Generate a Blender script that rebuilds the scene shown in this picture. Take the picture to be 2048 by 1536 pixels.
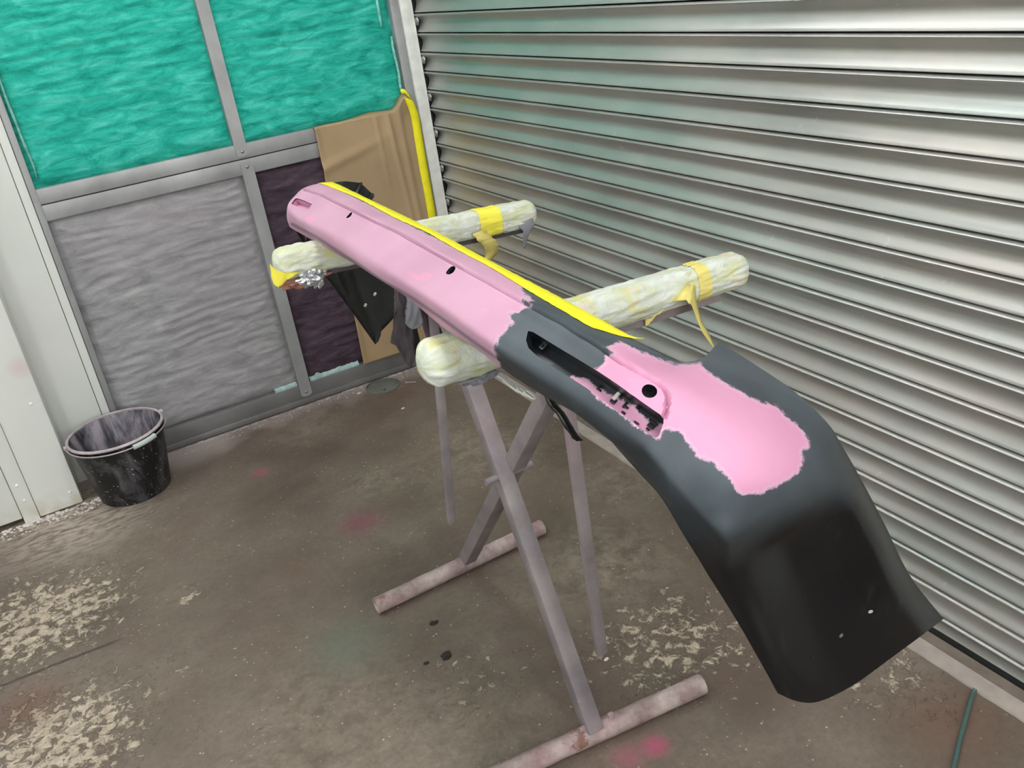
import bpy, bmesh, math, random
from mathutils import Vector, Matrix, noise
from mathutils.bvhtree import BVHTree

for _o in list(bpy.data.objects):
    bpy.data.objects.remove(_o, do_unlink=True)
scn = bpy.context.scene
COL = scn.collection

# ------------------------------------------------------------------ camera
# world: x = 0 roller shutter plane, y = 0 panelled back wall, z = 0 floor (metres)
CAM = Vector((-1.60335, -3.67239, 1.67))
F_PX = 1813.874
RW = Matrix(((0.86073409, -0.4902176, -0.1371989),
             (-0.32161398, -0.31476318, -0.89302217),
             (0.39459002, 0.8127797, -0.42858823)))        # rows: right, down, forward
cam_d = bpy.data.cameras.new('camera')
cam_d.sensor_width = 36.0
cam_d.lens = F_PX / 2048.0 * 36.0
cam_d.clip_start = 0.02
cam_d.clip_end = 60
cam = bpy.data.objects.new('camera', cam_d)
COL.objects.link(cam)
_m = Matrix((RW[0], -RW[1], -RW[2])).transposed().to_4x4()
_m.translation = CAM
cam.matrix_world = _m
scn.camera = cam

# ------------------------------------------------------------------ world, view
scn.view_settings.view_transform = 'Standard'
scn.view_settings.look = 'None'
scn.view_settings.gamma = 1.0
scn.view_settings.use_curve_mapping = False
scn.view_settings.exposure = 0.0
wd = bpy.data.worlds.new('world')
scn.world = wd
wd.use_nodes = True
wd.node_tree.nodes['Background'].inputs[0].default_value = (0.9, 0.95, 1.0, 1)
wd.node_tree.nodes['Background'].inputs[1].default_value = 0.05
CEIL = 3.0
LAMP_POWER = 14.0           # emission strength of the ceiling lamps
LAMPS = [(-0.95, -1.05), (-0.95, -3.4), (-0.95, -5.2), (-2.8, -1.05), (-2.8, -3.4), (-2.8, -5.2)]


# ------------------------------------------------------------------ helpers
def ray(x, y):
    d = Vector(((x - 1024) / F_PX, (y - 768) / F_PX, 1.0))
    return RW.transposed() @ d


def at(x, y, Z=None, Y=None, X=None):
    """point of the room seen at a photo pixel, on a known height / depth plane"""
    d = ray(x, y)
    if Z is not None:
        t = (Z - CAM.z) / d.z
    elif Y is not None:
        t = (Y - CAM.y) / d.y
    else:
        t = (X - CAM.x) / d.x
    return CAM + d * t


def pix(P):
    v = RW @ (Vector(P) - CAM)
    return (v.x / v.z * F_PX + 1024, v.y / v.z * F_PX + 768)


def lin(c):
    return tuple(((v / 255) / 12.92 if v / 255 <= .04045 else ((v / 255 + .055) / 1.055) ** 2.4) for v in c)


def c4(c):
    return (*lin(c), 1.0)


def tag(o, label=None, cat=None, group=None, kind=None):
    if label: o['label'] = label
    if cat: o['category'] = cat
    if group: o['group'] = group
    if kind: o['kind'] = kind
    return o


def empty(name, loc=(0, 0, 0)):
    o = bpy.data.objects.new(name, None)
    COL.objects.link(o)
    o.location = loc
    o.empty_display_size = .05
    return o


def link(name, me, parent=None, mats=(), smooth=False, angle=None):
    for m in mats:
        me.materials.append(m)
    if smooth:
        me.polygons.foreach_set('use_smooth', [True] * len(me.polygons))
        if angle:
            me.set_sharp_from_angle(angle=math.radians(angle))
    o = bpy.data.objects.new(name, me)
    COL.objects.link(o)
    if parent is not None:
        o.parent = parent
        o.matrix_parent_inverse = Matrix.Translation(-Vector(parent.location))
    return o


def mesh(name, vs, fs, parent=None, mat=None, smooth=False, angle=None):
    me = bpy.data.meshes.new(name)
    me.from_pydata([tuple(v) for v in vs], [], fs)
    me.update()
    bm = bmesh.new(); bm.from_mesh(me)
    bmesh.ops.recalc_face_normals(bm, faces=bm.faces)
    bm.to_mesh(me); bm.free()
    return link(name, me, parent, [mat] if mat else [], smooth, angle)


def box(name, lo, hi, parent=None, mat=None, bev=0.0, seg=2):
    bm = bmesh.new()
    bmesh.ops.create_cube(bm, size=1)
    for v in bm.verts:
        v.co = Vector([lo[i] + (v.co[i] + .5) * (hi[i] - lo[i]) for i in range(3)])
    if bev:
        bmesh.ops.bevel(bm, geom=bm.edges[:], offset=bev, segments=seg, affect='EDGES', profile=.5)
    me = bpy.data.meshes.new(name)
    bm.to_mesh(me); bm.free()
    return link(name, me, parent, [mat] if mat else [], bool(bev), 40)


def frame_of(d):
    d = d.normalized()
    up = Vector((0, 0, 1)) if abs(d.z) < .9 else Vector((1, 0, 0))
    a = d.cross(up).normalized()
    return a, a.cross(d).normalized()


def tube_vf(path, r, n=12, cap=True, rad=None):
    vs, fs = [], []
    path = [Vector(p) for p in path]
    a = None
    for i, p in enumerate(path):
        d = (path[min(i + 1, len(path) - 1)] - path[max(i - 1, 0)])
        if a is None:
            a, b = frame_of(d)
        else:
            dn = d.normalized()
            a = (a - dn * a.dot(dn)).normalized()
            b = a.cross(dn).normalized()
        rr = rad[i] if rad else r
        for k in range(n):
            t = 2 * math.pi * k / n
            vs.append(p + (a * math.cos(t) + b * math.sin(t)) * rr)
    for i in range(len(path) - 1):
        for k in range(n):
            fs.append((i * n + k, i * n + (k + 1) % n, (i + 1) * n + (k + 1) % n, (i + 1) * n + k))
    if cap:
        fs.append(tuple(range(n - 1, -1, -1)))
        fs.append(tuple((len(path) - 1) * n + k for k in range(n)))
    return vs, fs


def tube(name, path, r, parent=None, mat=None, n=12, rad=None, angle=50):
    return mesh(name, *tube_vf(path, r, n, True, rad), parent, mat, True, angle)


def bar(name, A, B, w, h, parent=None, mat=None, side=Vector((1, 0, 0)), bev=.003):
    """square tube from A to B; w measured along side"""
    A, B = Vector(A), Vector(B)
    d = (B - A).normalized()
    s = (side - d * side.dot(d)).normalized()
    u = d.cross(s).normalized()
    bm = bmesh.new()
    vs = [bm.verts.new(P + s * i * w / 2 + u * j * h / 2) for P in (A, B) for i, j in ((-1, -1), (1, -1), (1, 1), (-1, 1))]
    for q in ((0, 1, 2, 3), (7, 6, 5, 4), (0, 4, 5, 1), (1, 5, 6, 2), (2, 6, 7, 3), (3, 7, 4, 0)):
        bm.faces.new([vs[i] for i in q])
    bmesh.ops.recalc_face_normals(bm, faces=bm.faces)
    if bev:
        bmesh.ops.bevel(bm, geom=bm.edges[:], offset=bev, segments=2, affect='EDGES', profile=.5)
    me = bpy.data.meshes.new(name)
    bm.to_mesh(me); bm.free()
    return link(name, me, parent, [mat] if mat else [], True, 40)


def cr(p0, p1, p2, p3, t):
    return .5 * ((2 * p1) + (p2 - p0) * t + (2 * p0 - 5 * p1 + 4 * p2 - p3) * t * t + (3 * p1 - p0 - 3 * p2 + p3) * t ** 3)


def spline(P, t):
    """catmull-rom through P, t in [0, len-1]"""
    i = min(int(t), len(P) - 2)
    g = lambda k: P[max(0, min(len(P) - 1, k))]
    a = g(i - 1) if i > 0 else P[0] * 2 - P[1]
    b = g(i + 2) if i + 2 < len(P) else P[-1] * 2 - P[-2]
    return cr(a, P[i], P[i + 1], b, t - i)


def nz(x, y, z=0.0):
    return noise.noise(Vector((x, y, z)))


# ------------------------------------------------------------------ materials
class NT:
    def __init__(self, name):
        self.m = bpy.data.materials.new(name)
        self.m.use_nodes = True
        self.t = self.m.node_tree
        self.b = self.t.nodes['Principled BSDF']
        self.x = 0

    def n(self, typ, **kw):
        nd = self.t.nodes.new(typ)
        for k, v in kw.items():
            setattr(nd, k, v)
        return nd

    def set(self, sock, v):
        if hasattr(v, 'is_output') or isinstance(v, bpy.types.NodeSocket):
            self.t.links.new(v, sock)
        else:
            sock.default_value = v

    def coord(self, kind='Object', scale=None, loc=None):
        o = self.n('ShaderNodeTexCoord').outputs[kind]
        if scale is None and loc is None:
            return o
        mp = self.n('ShaderNodeMapping')
        self.t.links.new(o, mp.inputs['Vector'])
        if scale is not None: mp.inputs['Scale'].default_value = scale
        if loc is not None: mp.inputs['Location'].default_value = loc
        return mp.outputs[0]

    def noise(self, vec, scale=5, detail=4, rough=.55, dist=0.0):
        nd = self.n('ShaderNodeTexNoise')
        self.t.links.new(vec, nd.inputs['Vector'])
        nd.inputs['Scale'].default_value = scale
        nd.inputs['Detail'].default_value = detail
        nd.inputs['Roughness'].default_value = rough
        nd.inputs['Distortion'].default_value = dist
        return nd.outputs['Fac']

    def vor(self, vec, scale=10, feature='F1'):
        nd = self.n('ShaderNodeTexVoronoi', feature=feature)
        self.t.links.new(vec, nd.inputs['Vector'])
        nd.inputs['Scale'].default_value = scale
        return nd.outputs['Distance']

    def ramp(self, fac, stops):
        nd = self.n('ShaderNodeValToRGB')
        e = nd.color_ramp.elements
        while len(e) > 1: e.remove(e[0])
        for i, (p, c) in enumerate(stops):
            q = e[0] if i == 0 else e.new(p)
            q.position = p
            q.color = c if len(c) == 4 else (*c, 1)
        self.t.links.new(fac, nd.inputs[0])
        return nd.outputs[0]

    def mapr(self, v, a, b, c=0.0, d=1.0, smooth=False):
        nd = self.n('ShaderNodeMapRange')
        nd.clamp = True
        if smooth: nd.interpolation_type = 'SMOOTHSTEP'
        self.set(nd.inputs[0], v)
        for i, q in enumerate((a, b, c, d)):
            nd.inputs[1 + i].default_value = q
        return nd.outputs[0]

    def mix(self, f, a, b, mode='MIX'):
        nd = self.n('ShaderNodeMix', data_type='RGBA', blend_type=mode)
        self.set(nd.inputs[0], f)
        self.set(nd.inputs[6], a)
        self.set(nd.inputs[7], b)
        return nd.outputs[2]

    def math(self, op, a, b=0.0):
        nd = self.n('ShaderNodeMath', operation=op)
        self.set(nd.inputs[0], a)
        self.set(nd.inputs[1], b)
        return nd.outputs[0]

    def attr(self, name):
        return self.n('ShaderNodeAttribute', attribute_name=name).outputs['Fac']

    def sep(self, v):
        nd = self.n('ShaderNodeSeparateXYZ')
        self.t.links.new(v, nd.inputs[0])
        return nd.outputs

    def spot(self, vec, p, r0, r1):
        nd = self.n('ShaderNodeVectorMath', operation='DISTANCE')
        self.t.links.new(vec, nd.inputs[0])
        nd.inputs[1].default_value = p
        return self.mapr(nd.outputs['Value'], r0, r1, 1.0, 0.0, True)

    def bump(self, h, strength=.3, dist=.002, normal=None):
        nd = self.n('ShaderNodeBump')
        nd.inputs['Strength'].default_value = strength
        nd.inputs['Distance'].default_value = dist
        self.t.links.new(h, nd.inputs['Height'])
        if normal: self.t.links.new(normal, nd.inputs['Normal'])
        return nd.outputs[0]

    def out(self, color=None, rough=None, metal=None, normal=None, spec=None):
        for k, v in (('Base Color', color), ('Roughness', rough), ('Metallic', metal), ('Normal', normal),
                     ('Specular IOR Level', spec)):
            if v is not None:
                self.set(self.b.inputs[k], v)
        return self.m


def simple(name, c, rough=.5, metal=0.0, var=.12, scale=12, bump=0.0, spec=None, bscale=60):
    n = NT(name)
    v = n.coord()
    f = n.noise(v, scale, 4)
    a = tuple(x * (1 - var) for x in lin(c)); b = tuple(min(1, x * (1 + var)) for x in lin(c))
    col = n.ramp(f, [(.3, a), (.7, b)])
    nrm = n.bump(n.noise(v, bscale, 4), bump, .002) if bump else None
    return n.out(col, rough, metal, nrm, spec)


def m_floor():
    n = NT('stained_concrete')
    v = n.coord()
    big = n.noise(v, 1.3, 5, .6)
    mid = n.noise(v, 5.5, 6, .65, .3)
    fine = n.noise(v, 55, 8, .8)
    col = n.ramp(big, [(.30, c4((93, 82, 71))), (.44, c4((118, 103, 92))), (.56, c4((133, 120, 108))), (.70, c4((154, 138, 125)))])
    col = n.mix(n.mapr(mid, .35, .75), n.mix(.55, col, c4((93, 82, 70))), col)
    # reddish and greenish stains
    red = n.mapr(n.noise(n.coord(loc=(3, 7, 0)), 1.6, 3), .56, .72)
    col = n.mix(n.math('MULTIPLY', red, .35), col, c4((124, 90, 78)))
    gre = n.mapr(n.noise(n.coord(loc=(9, 1, 0)), 1.9, 3), .57, .72)
    col = n.mix(n.math('MULTIPLY', gre, .35), col, c4((115, 116, 102)))
    # soft worn patches
    for p, r, w in (((960, 900), .42, .8), ((760, 960), .22, .7), ((1200, 1130), .34, .8), ((1240, 960), .3, .6), ((640, 1480), .5, .55), ((980, 1480), .35, .5), ((200, 1120), .35, .5), ((620, 860), .25, .5)):
        wn = n.math('MULTIPLY', n.spot(v, at(*p, Z=0), .02, r), n.mapr(n.noise(v, 17, 8, .75, .5), .40, .58, .05, 1))
        col = n.mix(n.math('MULTIPLY', wn, w * .8), col, c4((160, 148, 131)))
    for p, r, w in (((800, 1150), .40, .7), ((1100, 1330), .3, .6), ((560, 1010), .3, .5), ((1500, 1400), .25, .5), ((470, 1200), .35, .4)):
        wn = n.math('MULTIPLY', n.spot(v, at(*p, Z=0), .02, r), n.mapr(n.noise(v, 6, 5, .6, .3), .35, .60, .2, 1))
        col = n.mix(n.math('MULTIPLY', wn, w * .6), col, c4((73, 60, 52)))
    # fine grain
    col = n.mix(n.mapr(fine, .36, .62, .42, 0), col, c4((80, 68, 60)))
    # pale exposed aggregate: patches with crumbly edges
    reg = n.noise(n.coord(loc=(.4, .2, 0)), 2.1, 3, .5)
    sp = [n.spot(v, at(90, 1235, Z=0), .06, .62), n.spot(v, at(110, 1490, Z=0), .05, .55), n.spot(v, at(1330, 1280, Z=0), .03, .55),
          n.spot(v, at(1770, 1350, Z=0), .02, .35), n.spot(v, at(380, 1190, Z=0), .02, .13), n.spot(v, at(760, 960, Z=0), .02, .35),
          n.spot(v, at(950, 1360, Z=0), .02, .45)]
    rm = n.mapr(reg, .46, .75, .1, .6)
    for s, w in zip(sp, (.92, .95, .80, .74, .8, .62, .62)):
        rm = n.math('MAXIMUM', rm, n.math('MULTIPLY', s, w))
    crumb = n.noise(v, 30, 8, .76, .5)
    thr = n.math('SUBTRACT', crumb, n.math('MULTIPLY', n.math('SUBTRACT', 1.0, rm), .34))
    chip = n.mapr(thr, .40, .47)
    chipc = n.ramp(n.noise(v, 40, 5, .7), [(.3, c4((137, 123, 108))), (.52, c4((178, 162, 143))), (.75, c4((208, 193, 174)))])
    col = n.mix(chip, col, chipc)
    # white specks
    vd = n.vor(v, 42)
    pick = n.mapr(n.noise(v, 9, 3), .44, .58)
    speck = n.math('MULTIPLY', n.mapr(vd, .06, .14, 1, 0), pick)
    col = n.mix(n.math('MULTIPLY', speck, .8), col, c4((206, 193, 178)))
    # dust swept against the back wall
    s = n.sep(v)
    dn = n.math('ADD', s[1], n.math('MULTIPLY', n.math('SUBTRACT', n.noise(v, 7, 5), .5), .35))
    dust = n.mapr(dn, -.16, -.05)
    col = n.mix(n.math('MULTIPLY', dust, .75), col, c4((152, 137, 133)))
    dust2 = n.math('MULTIPLY', n.spot(v, at(150, 1040, Z=0), .06, .40), n.mapr(n.noise(n.coord(scale=(3, 9, 1)), 6, 5), .40, .56))
    col = n.mix(n.math('MULTIPLY', dust2, .7), col, c4((190, 176, 164)))
    dust3 = n.math('MULTIPLY', n.spot(v, at(380, 895, Z=0), .05, .24), n.mapr(dn, -.36, -.28))
    col = n.mix(n.math('MULTIPLY', dust3, .75), col, c4((160, 146, 141)))
    # overspray: pink and green blooms on the concrete
    for p, r, c, w in (((720, 1045), .12, (132, 60, 84), .45), ((520, 945), .05, (170, 80, 100), .5), ((1310, 1492), .05, (186, 84, 118), .75),
                       ((1255, 1515), .06, (170, 84, 108), .5), ((700, 1290), .20, (90, 108, 92), .45), ((1720, 1480), .22, (98, 72, 60), .0),
                       ((1900, 1440), .20, (104, 72, 58), .6), ((60, 1410), .16, (112, 76, 62), .55)):
        col = n.mix(n.math('MULTIPLY', n.spot(v, at(*p, Z=0), 0, r), w), col, c4(c))
    # slab joints scored in the concrete
    def joint(a, b, wid):
        A, B = at(*a, Z=0), at(*b, Z=0)
        d = (B - A).normalized(); nn = Vector((-d.y, d.x, 0))
        dt = n.n('ShaderNodeVectorMath', operation='DOT_PRODUCT')
        n.t.links.new(v, dt.inputs[0]); dt.inputs[1].default_value = nn
        e = n.math('ABSOLUTE', n.math('ADD', n.math('SUBTRACT', dt.outputs['Value'], nn.dot(A)), n.math('MULTIPLY', n.math('SUBTRACT', n.noise(v, 9, 3), .5), .012)))
        al = n.n('ShaderNodeVectorMath', operation='DOT_PRODUCT')
        n.t.links.new(v, al.inputs[0]); al.inputs[1].default_value = d
        q = n.mapr(al.outputs['Value'], d.dot(B) - .02, d.dot(B) + .02, 1, 0)
        return n.math('MULTIPLY', n.mapr(e, wid * .4, wid, 1, 0), q)
    j = joint((-400, 1530), (235, 1280), .008)
    col = n.mix(n.math('MULTIPLY', j, .7), col, c4((59, 49, 44)))
    h = n.math('ADD', n.math('MULTIPLY', chip, .6), n.math('ADD', n.math('MULTIPLY', fine, .35), n.math('MULTIPLY', mid, .5)))
    h = n.math('SUBTRACT', h, j)
    nrm = n.bump(h, .8, .005)
    rg = n.mapr(n.noise(v, 3, 4), .35, .7, .42, .75)
    return n.out(col, rg, 0.0, nrm, .4)


def m_galv():
    n = NT('galvanised_slat')
    v = n.coord(scale=(1, .35, 1))
    w = n.coord()
    f = n.noise(v, 6, 5)
    col = n.ramp(f, [(.3, c4((164, 164, 160))), (.55, c4((180, 178, 173))), (.75, c4((192, 187, 181)))])
    pk = n.mapr(n.noise(n.coord(scale=(1, .5, 2), loc=(4, 2, 1)), 4, 4), .5, .7)
    col = n.mix(n.math('MULTIPLY', pk, .35), col, c4((206, 188, 182)))
    tq = n.mapr(n.noise(n.coord(scale=(1, .4, 2), loc=(1, 8, 3)), 3, 4), .5, .7)
    col = n.mix(n.math('MULTIPLY', tq, .35), col, c4((178, 196, 192)))
    sm = n.math('MULTIPLY', n.mapr(n.noise(w, 30, 5, .7), .62, .72), n.mapr(n.noise(w, 5, 3), .5, .6))
    col = n.mix(n.math('MULTIPLY', sm, .6), col, c4((222, 220, 214)))
    nrm = n.bump(n.noise(w, 90, 4), .08, .001)
    return n.out(col, n.mapr(f, .3, .7, .32, .44), .62, nrm)


def m_filter(name, dark, base, lite, tint=None):
    n = NT(name)
    v = n.coord(scale=(1, 1, 3.2))
    w = n.coord()
    f = n.noise(v, 9, 6, .65, .6)
    g = n.noise(w, 160, 4, .75)
    col = n.ramp(f, [(.28, c4(dark)), (.5, c4(base)), (.72, c4(lite))])
    fib = n.mapr(n.noise(n.coord(scale=(1.5, 1, 4), loc=(2, 3, 1)), 26, 6, .7, 1.5), .60, .70)
    col = n.mix(n.math('MULTIPLY', fib, .45), col, c4(lite))
    if tint:
        t = n.mapr(n.noise(n.coord(loc=(5, 1, 2)), 2.2, 3), .45, .7)
        col = n.mix(n.math('MULTIPLY', t, .5), col, c4(tint))
    col = n.mix(n.mapr(g, .35, .7, .22, 0), col, c4(dark))
    h = n.math('ADD', n.math('MULTIPLY', g, .5), f)
    return n.out(col, .95, 0, n.bump(h, .7, .004), .1)


def m_alu(name='painted_aluminium', c=(164, 164, 164)):
    n = NT(name)
    v = n.coord()
    f = n.noise(v, 4, 4)
    c0 = tuple(q * .84 for q in c); c1 = tuple(min(255, q * 1.08) for q in c)
    col = n.ramp(f, [(.3, c4(c0)), (.7, c4(c1))])
    s = n.mapr(n.noise(n.coord(scale=(6, 6, 6)), 5, 6, .7), .62, .72)
    col = n.mix(n.math('MULTIPLY', s, .25), col, c4((118, 112, 114)))
    return n.out(col, .5, .25, n.bump(n.noise(v, 80, 3), .06, .001))


def m_white():
    n = NT('white_coated_steel')
    v = n.coord()
    f = n.noise(v, 1.5, 3)
    col = n.ramp(f, [(.3, c4((222, 224, 217))), (.7, c4((233, 234, 229)))])
    col = n.mix(n.math('MULTIPLY', n.spot(v, at(40, 735, Y=-.19), .0, .06), .5), col, c4((224, 190, 192)))
    s = n.sep(v)
    dirt_shade = n.math('MULTIPLY', n.mapr(s[2], .0, .10, 1, 0), n.mapr(n.noise(v, 14, 5), .40, .62))
    col = n.mix(n.math('MULTIPLY', dirt_shade, .7), col, c4((196, 186, 158)))
    return n.out(col, .38, 0)


def m_stand():
    n = NT('dusty_painted_steel')
    v = n.coord()
    f = n.noise(v, 9, 5)
    col = n.ramp(f, [(.3, c4((116, 108, 110))), (.5, c4((138, 129, 131))), (.72, c4((158, 150, 150)))])
    pk = n.mapr(n.noise(n.coord(loc=(2, 5, 1)), 3.5, 4), .48, .66)
    col = n.mix(n.math('MULTIPLY', pk, .35), col, c4((160, 130, 138)))
    ch = n.mapr(n.noise(v, 46, 6, .7), .66, .72)
    col = n.mix(n.math('MULTIPLY', ch, .8), col, c4((186, 180, 174)))
    return n.out(col, .65, .15, n.bump(n.noise(v, 60, 5), .3, .002))


def m_foot():
    n = NT('overspray_crusted_tube')
    v = n.coord()
    f = n.noise(v, 16, 6, .65)
    col = n.ramp(f, [(.28, c4((116, 92, 92))), (.5, c4((160, 142, 138))), (.72, c4((192, 178, 172)))])
    pk = n.mapr(n.noise(n.coord(loc=(2, 5, 1)), 5, 4), .48, .66)
    col = n.mix(n.math('MULTIPLY', pk, .4), col, c4((186, 130, 146)))
    ru = n.mapr(n.noise(n.coord(loc=(7, 5, 1)), 14, 6, .7), .60, .66)
    col = n.mix(n.math('MULTIPLY', ru, .75), col, c4((112, 62, 40)))
    return n.out(col, .7, 0, n.bump(f, .8, .006))


def m_wrap(name, white, pale, yel, ymix, pink=0.0):
    n = NT(name)
    uv = n.coord('UV')
    mp = n.n('ShaderNodeMapping'); n.t.links.new(uv, mp.inputs[0]); mp.inputs['Scale'].default_value = (3.0, 2.2, 1)
    st = n.noise(mp.outputs[0], 4, 6, .6, .8)
    mp2 = n.n('ShaderNodeMapping'); n.t.links.new(uv, mp2.inputs[0]); mp2.inputs['Scale'].default_value = (5.5, 1.2, 1); mp2.inputs['Location'].default_value = (ymix * 9, 3, 0)
    bl = n.noise(mp2.outputs[0], 1.6, 4, .55, .4)
    col = n.ramp(st, [(.30, c4(pale)), (.55, c4(white)), (.8, c4((220, 222, 216)))])
    col = n.mix(n.mapr(bl, ymix, ymix + .16), col, c4(yel))
    if pink:
        mp3 = n.n('ShaderNodeMapping'); n.t.links.new(uv, mp3.inputs[0]); mp3.inputs['Scale'].default_value = (8, 3, 1); mp3.inputs['Location'].default_value = (1, 7, 0)
        pk = n.mapr(n.noise(mp3.outputs[0], 1.7, 4), .60, .72)
        col = n.mix(n.math('MULTIPLY', pk, pink), col, c4((228, 170, 176)))
    v = n.coord()
    cr_ = n.noise(v, 45, 5, .65, .8)
    col = n.mix(n.mapr(cr_, .25, .42, .35, 0), col, c4((164, 158, 120)))
    return n.out(col, .6, 0, n.bump(cr_, .85, .006), .3)


def m_paper():
    n = NT('kraft_paper')
    v = n.coord()
    f = n.noise(v, 3, 4)
    col = n.ramp(f, [(.3, c4((158, 134, 102))), (.7, c4((178, 152, 118)))])
    return n.out(col, .6, 0, n.bump(n.noise(v, 12, 3, .5, .4), .15, .006), .3)


def m_tape(name='yellow_masking_tape', c=(250, 240, 40)):
    n = NT(name)
    v = n.coord()
    f = n.noise(v, 25, 3)
    col = n.ramp(f, [(.3, c4(tuple(q * .93 for q in c))), (.7, c4(c))])
    return n.out(col, .55, 0, n.bump(n.noise(v, 120, 3), .12, .001), .3)


def m_bumper():
    n = NT('primered_plastic')
    v = n.coord()
    sd = n.attr('primer')                    # metres inside (+) or outside (-) the sprayed primer
    jag = n.math('MULTIPLY', n.math('SUBTRACT', n.noise(v, 70, 5, .7), .5), .018)
    jag2 = n.math('MULTIPLY', n.math('SUBTRACT', n.noise(v, 420, 3, .7), .5), .006)
    q = n.math('ADD', sd, n.math('ADD', jag, jag2))
    pm = n.mapr(q, -.0012, .0018)
    fa = n.noise(v, 5, 4)
    age = n.attr('hue')                      # far coat is cooler and greyer than the near one
    pk = n.mix(age, n.ramp(fa, [(.3, c4((186, 142, 164))), (.7, c4((198, 154, 175)))]), n.ramp(fa, [(.3, c4((200, 137, 166))), (.7, c4((206, 148, 176)))]))
    hot = n.attr('hot')
    pk = n.mix(n.mapr(n.math('ADD', hot, jag), 0, .006, 0, .8), pk, c4((240, 140, 172)))
    rub = n.math('MULTIPLY', n.mapr(n.noise(n.coord(loc=(3, 1, 2)), 26, 5, .7), .62, .74), .35)
    pk = n.mix(rub, pk, c4((238, 160, 190)))
    edge = n.mapr(q, -.0015, .006, 1, 0)
    pk = n.mix(n.math('MULTIPLY', edge, .45), pk, c4((200, 190, 206)))
    # scuffed black plastic
    san = n.attr('sanded_tone')
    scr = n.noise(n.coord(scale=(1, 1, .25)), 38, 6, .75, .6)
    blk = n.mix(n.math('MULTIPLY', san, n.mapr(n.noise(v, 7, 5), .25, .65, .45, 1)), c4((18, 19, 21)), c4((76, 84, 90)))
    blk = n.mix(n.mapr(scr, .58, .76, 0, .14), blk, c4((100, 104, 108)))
    lip = n.attr('dirt_shade')  # painted shade of the lower crease
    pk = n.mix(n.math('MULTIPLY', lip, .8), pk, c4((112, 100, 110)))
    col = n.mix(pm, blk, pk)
    rb = n.mix(san, (.28, .28, .28, 1), (.52, .52, .52, 1))
    rg = n.mix(pm, rb, (.85, .85, .85, 1))
    sp_ = n.mapr(n.math('MAXIMUM', san, pm), 0, 1, .22, .38)
    nrm = n.bump(n.noise(v, 260, 3), .05, .0006)
    return n.out(col, rg, 0, nrm, sp_)


def m_black(name='black_plastic', c=(20, 20, 22), rough=.35):
    n = NT(name)
    v = n.coord()
    s = n.mapr(n.noise(n.coord(scale=(1, 1, .3)), 30, 6, .75), .60, .74, 0, .12)
    col = n.mix(s, c4(c), c4((92, 92, 94)))
    return n.out(col, rough, 0, n.bump(n.noise(v, 200, 3), .04, .0008), .45)


def m_bucket():
    n = NT('splashed_black_rubber')
    v = n.coord()
    w = n.coord(scale=(1, 1, .45))
    base = c4((18, 18, 20))
    sm = n.mapr(n.noise(w, 15, 6, .7, .5), .50, .70)
    col = n.mix(n.math('MULTIPLY', sm, .7), base, c4((112, 110, 114)))
    dr = n.mapr(n.vor(v, 60), .10, .20, 1, 0)
    dr = n.math('MULTIPLY', dr, n.mapr(n.noise(v, 13, 3), .48, .56))
    col = n.mix(n.math('MULTIPLY', dr, .85), col, c4((196, 194, 192)))
    return n.out(col, .5, 0, n.bump(sm, .15, .002))


def m_bucket_in():
    n = NT('caked_bucket_inside')
    w = n.coord(scale=(1, 1, .35))
    f = n.noise(w, 16, 6, .65, .3)
    col = n.ramp(f, [(.36, c4((40, 38, 44))), (.47, c4((104, 100, 108))), (.62, c4((164, 156, 164)))])
    return n.out(col, .6, 0)


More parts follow.
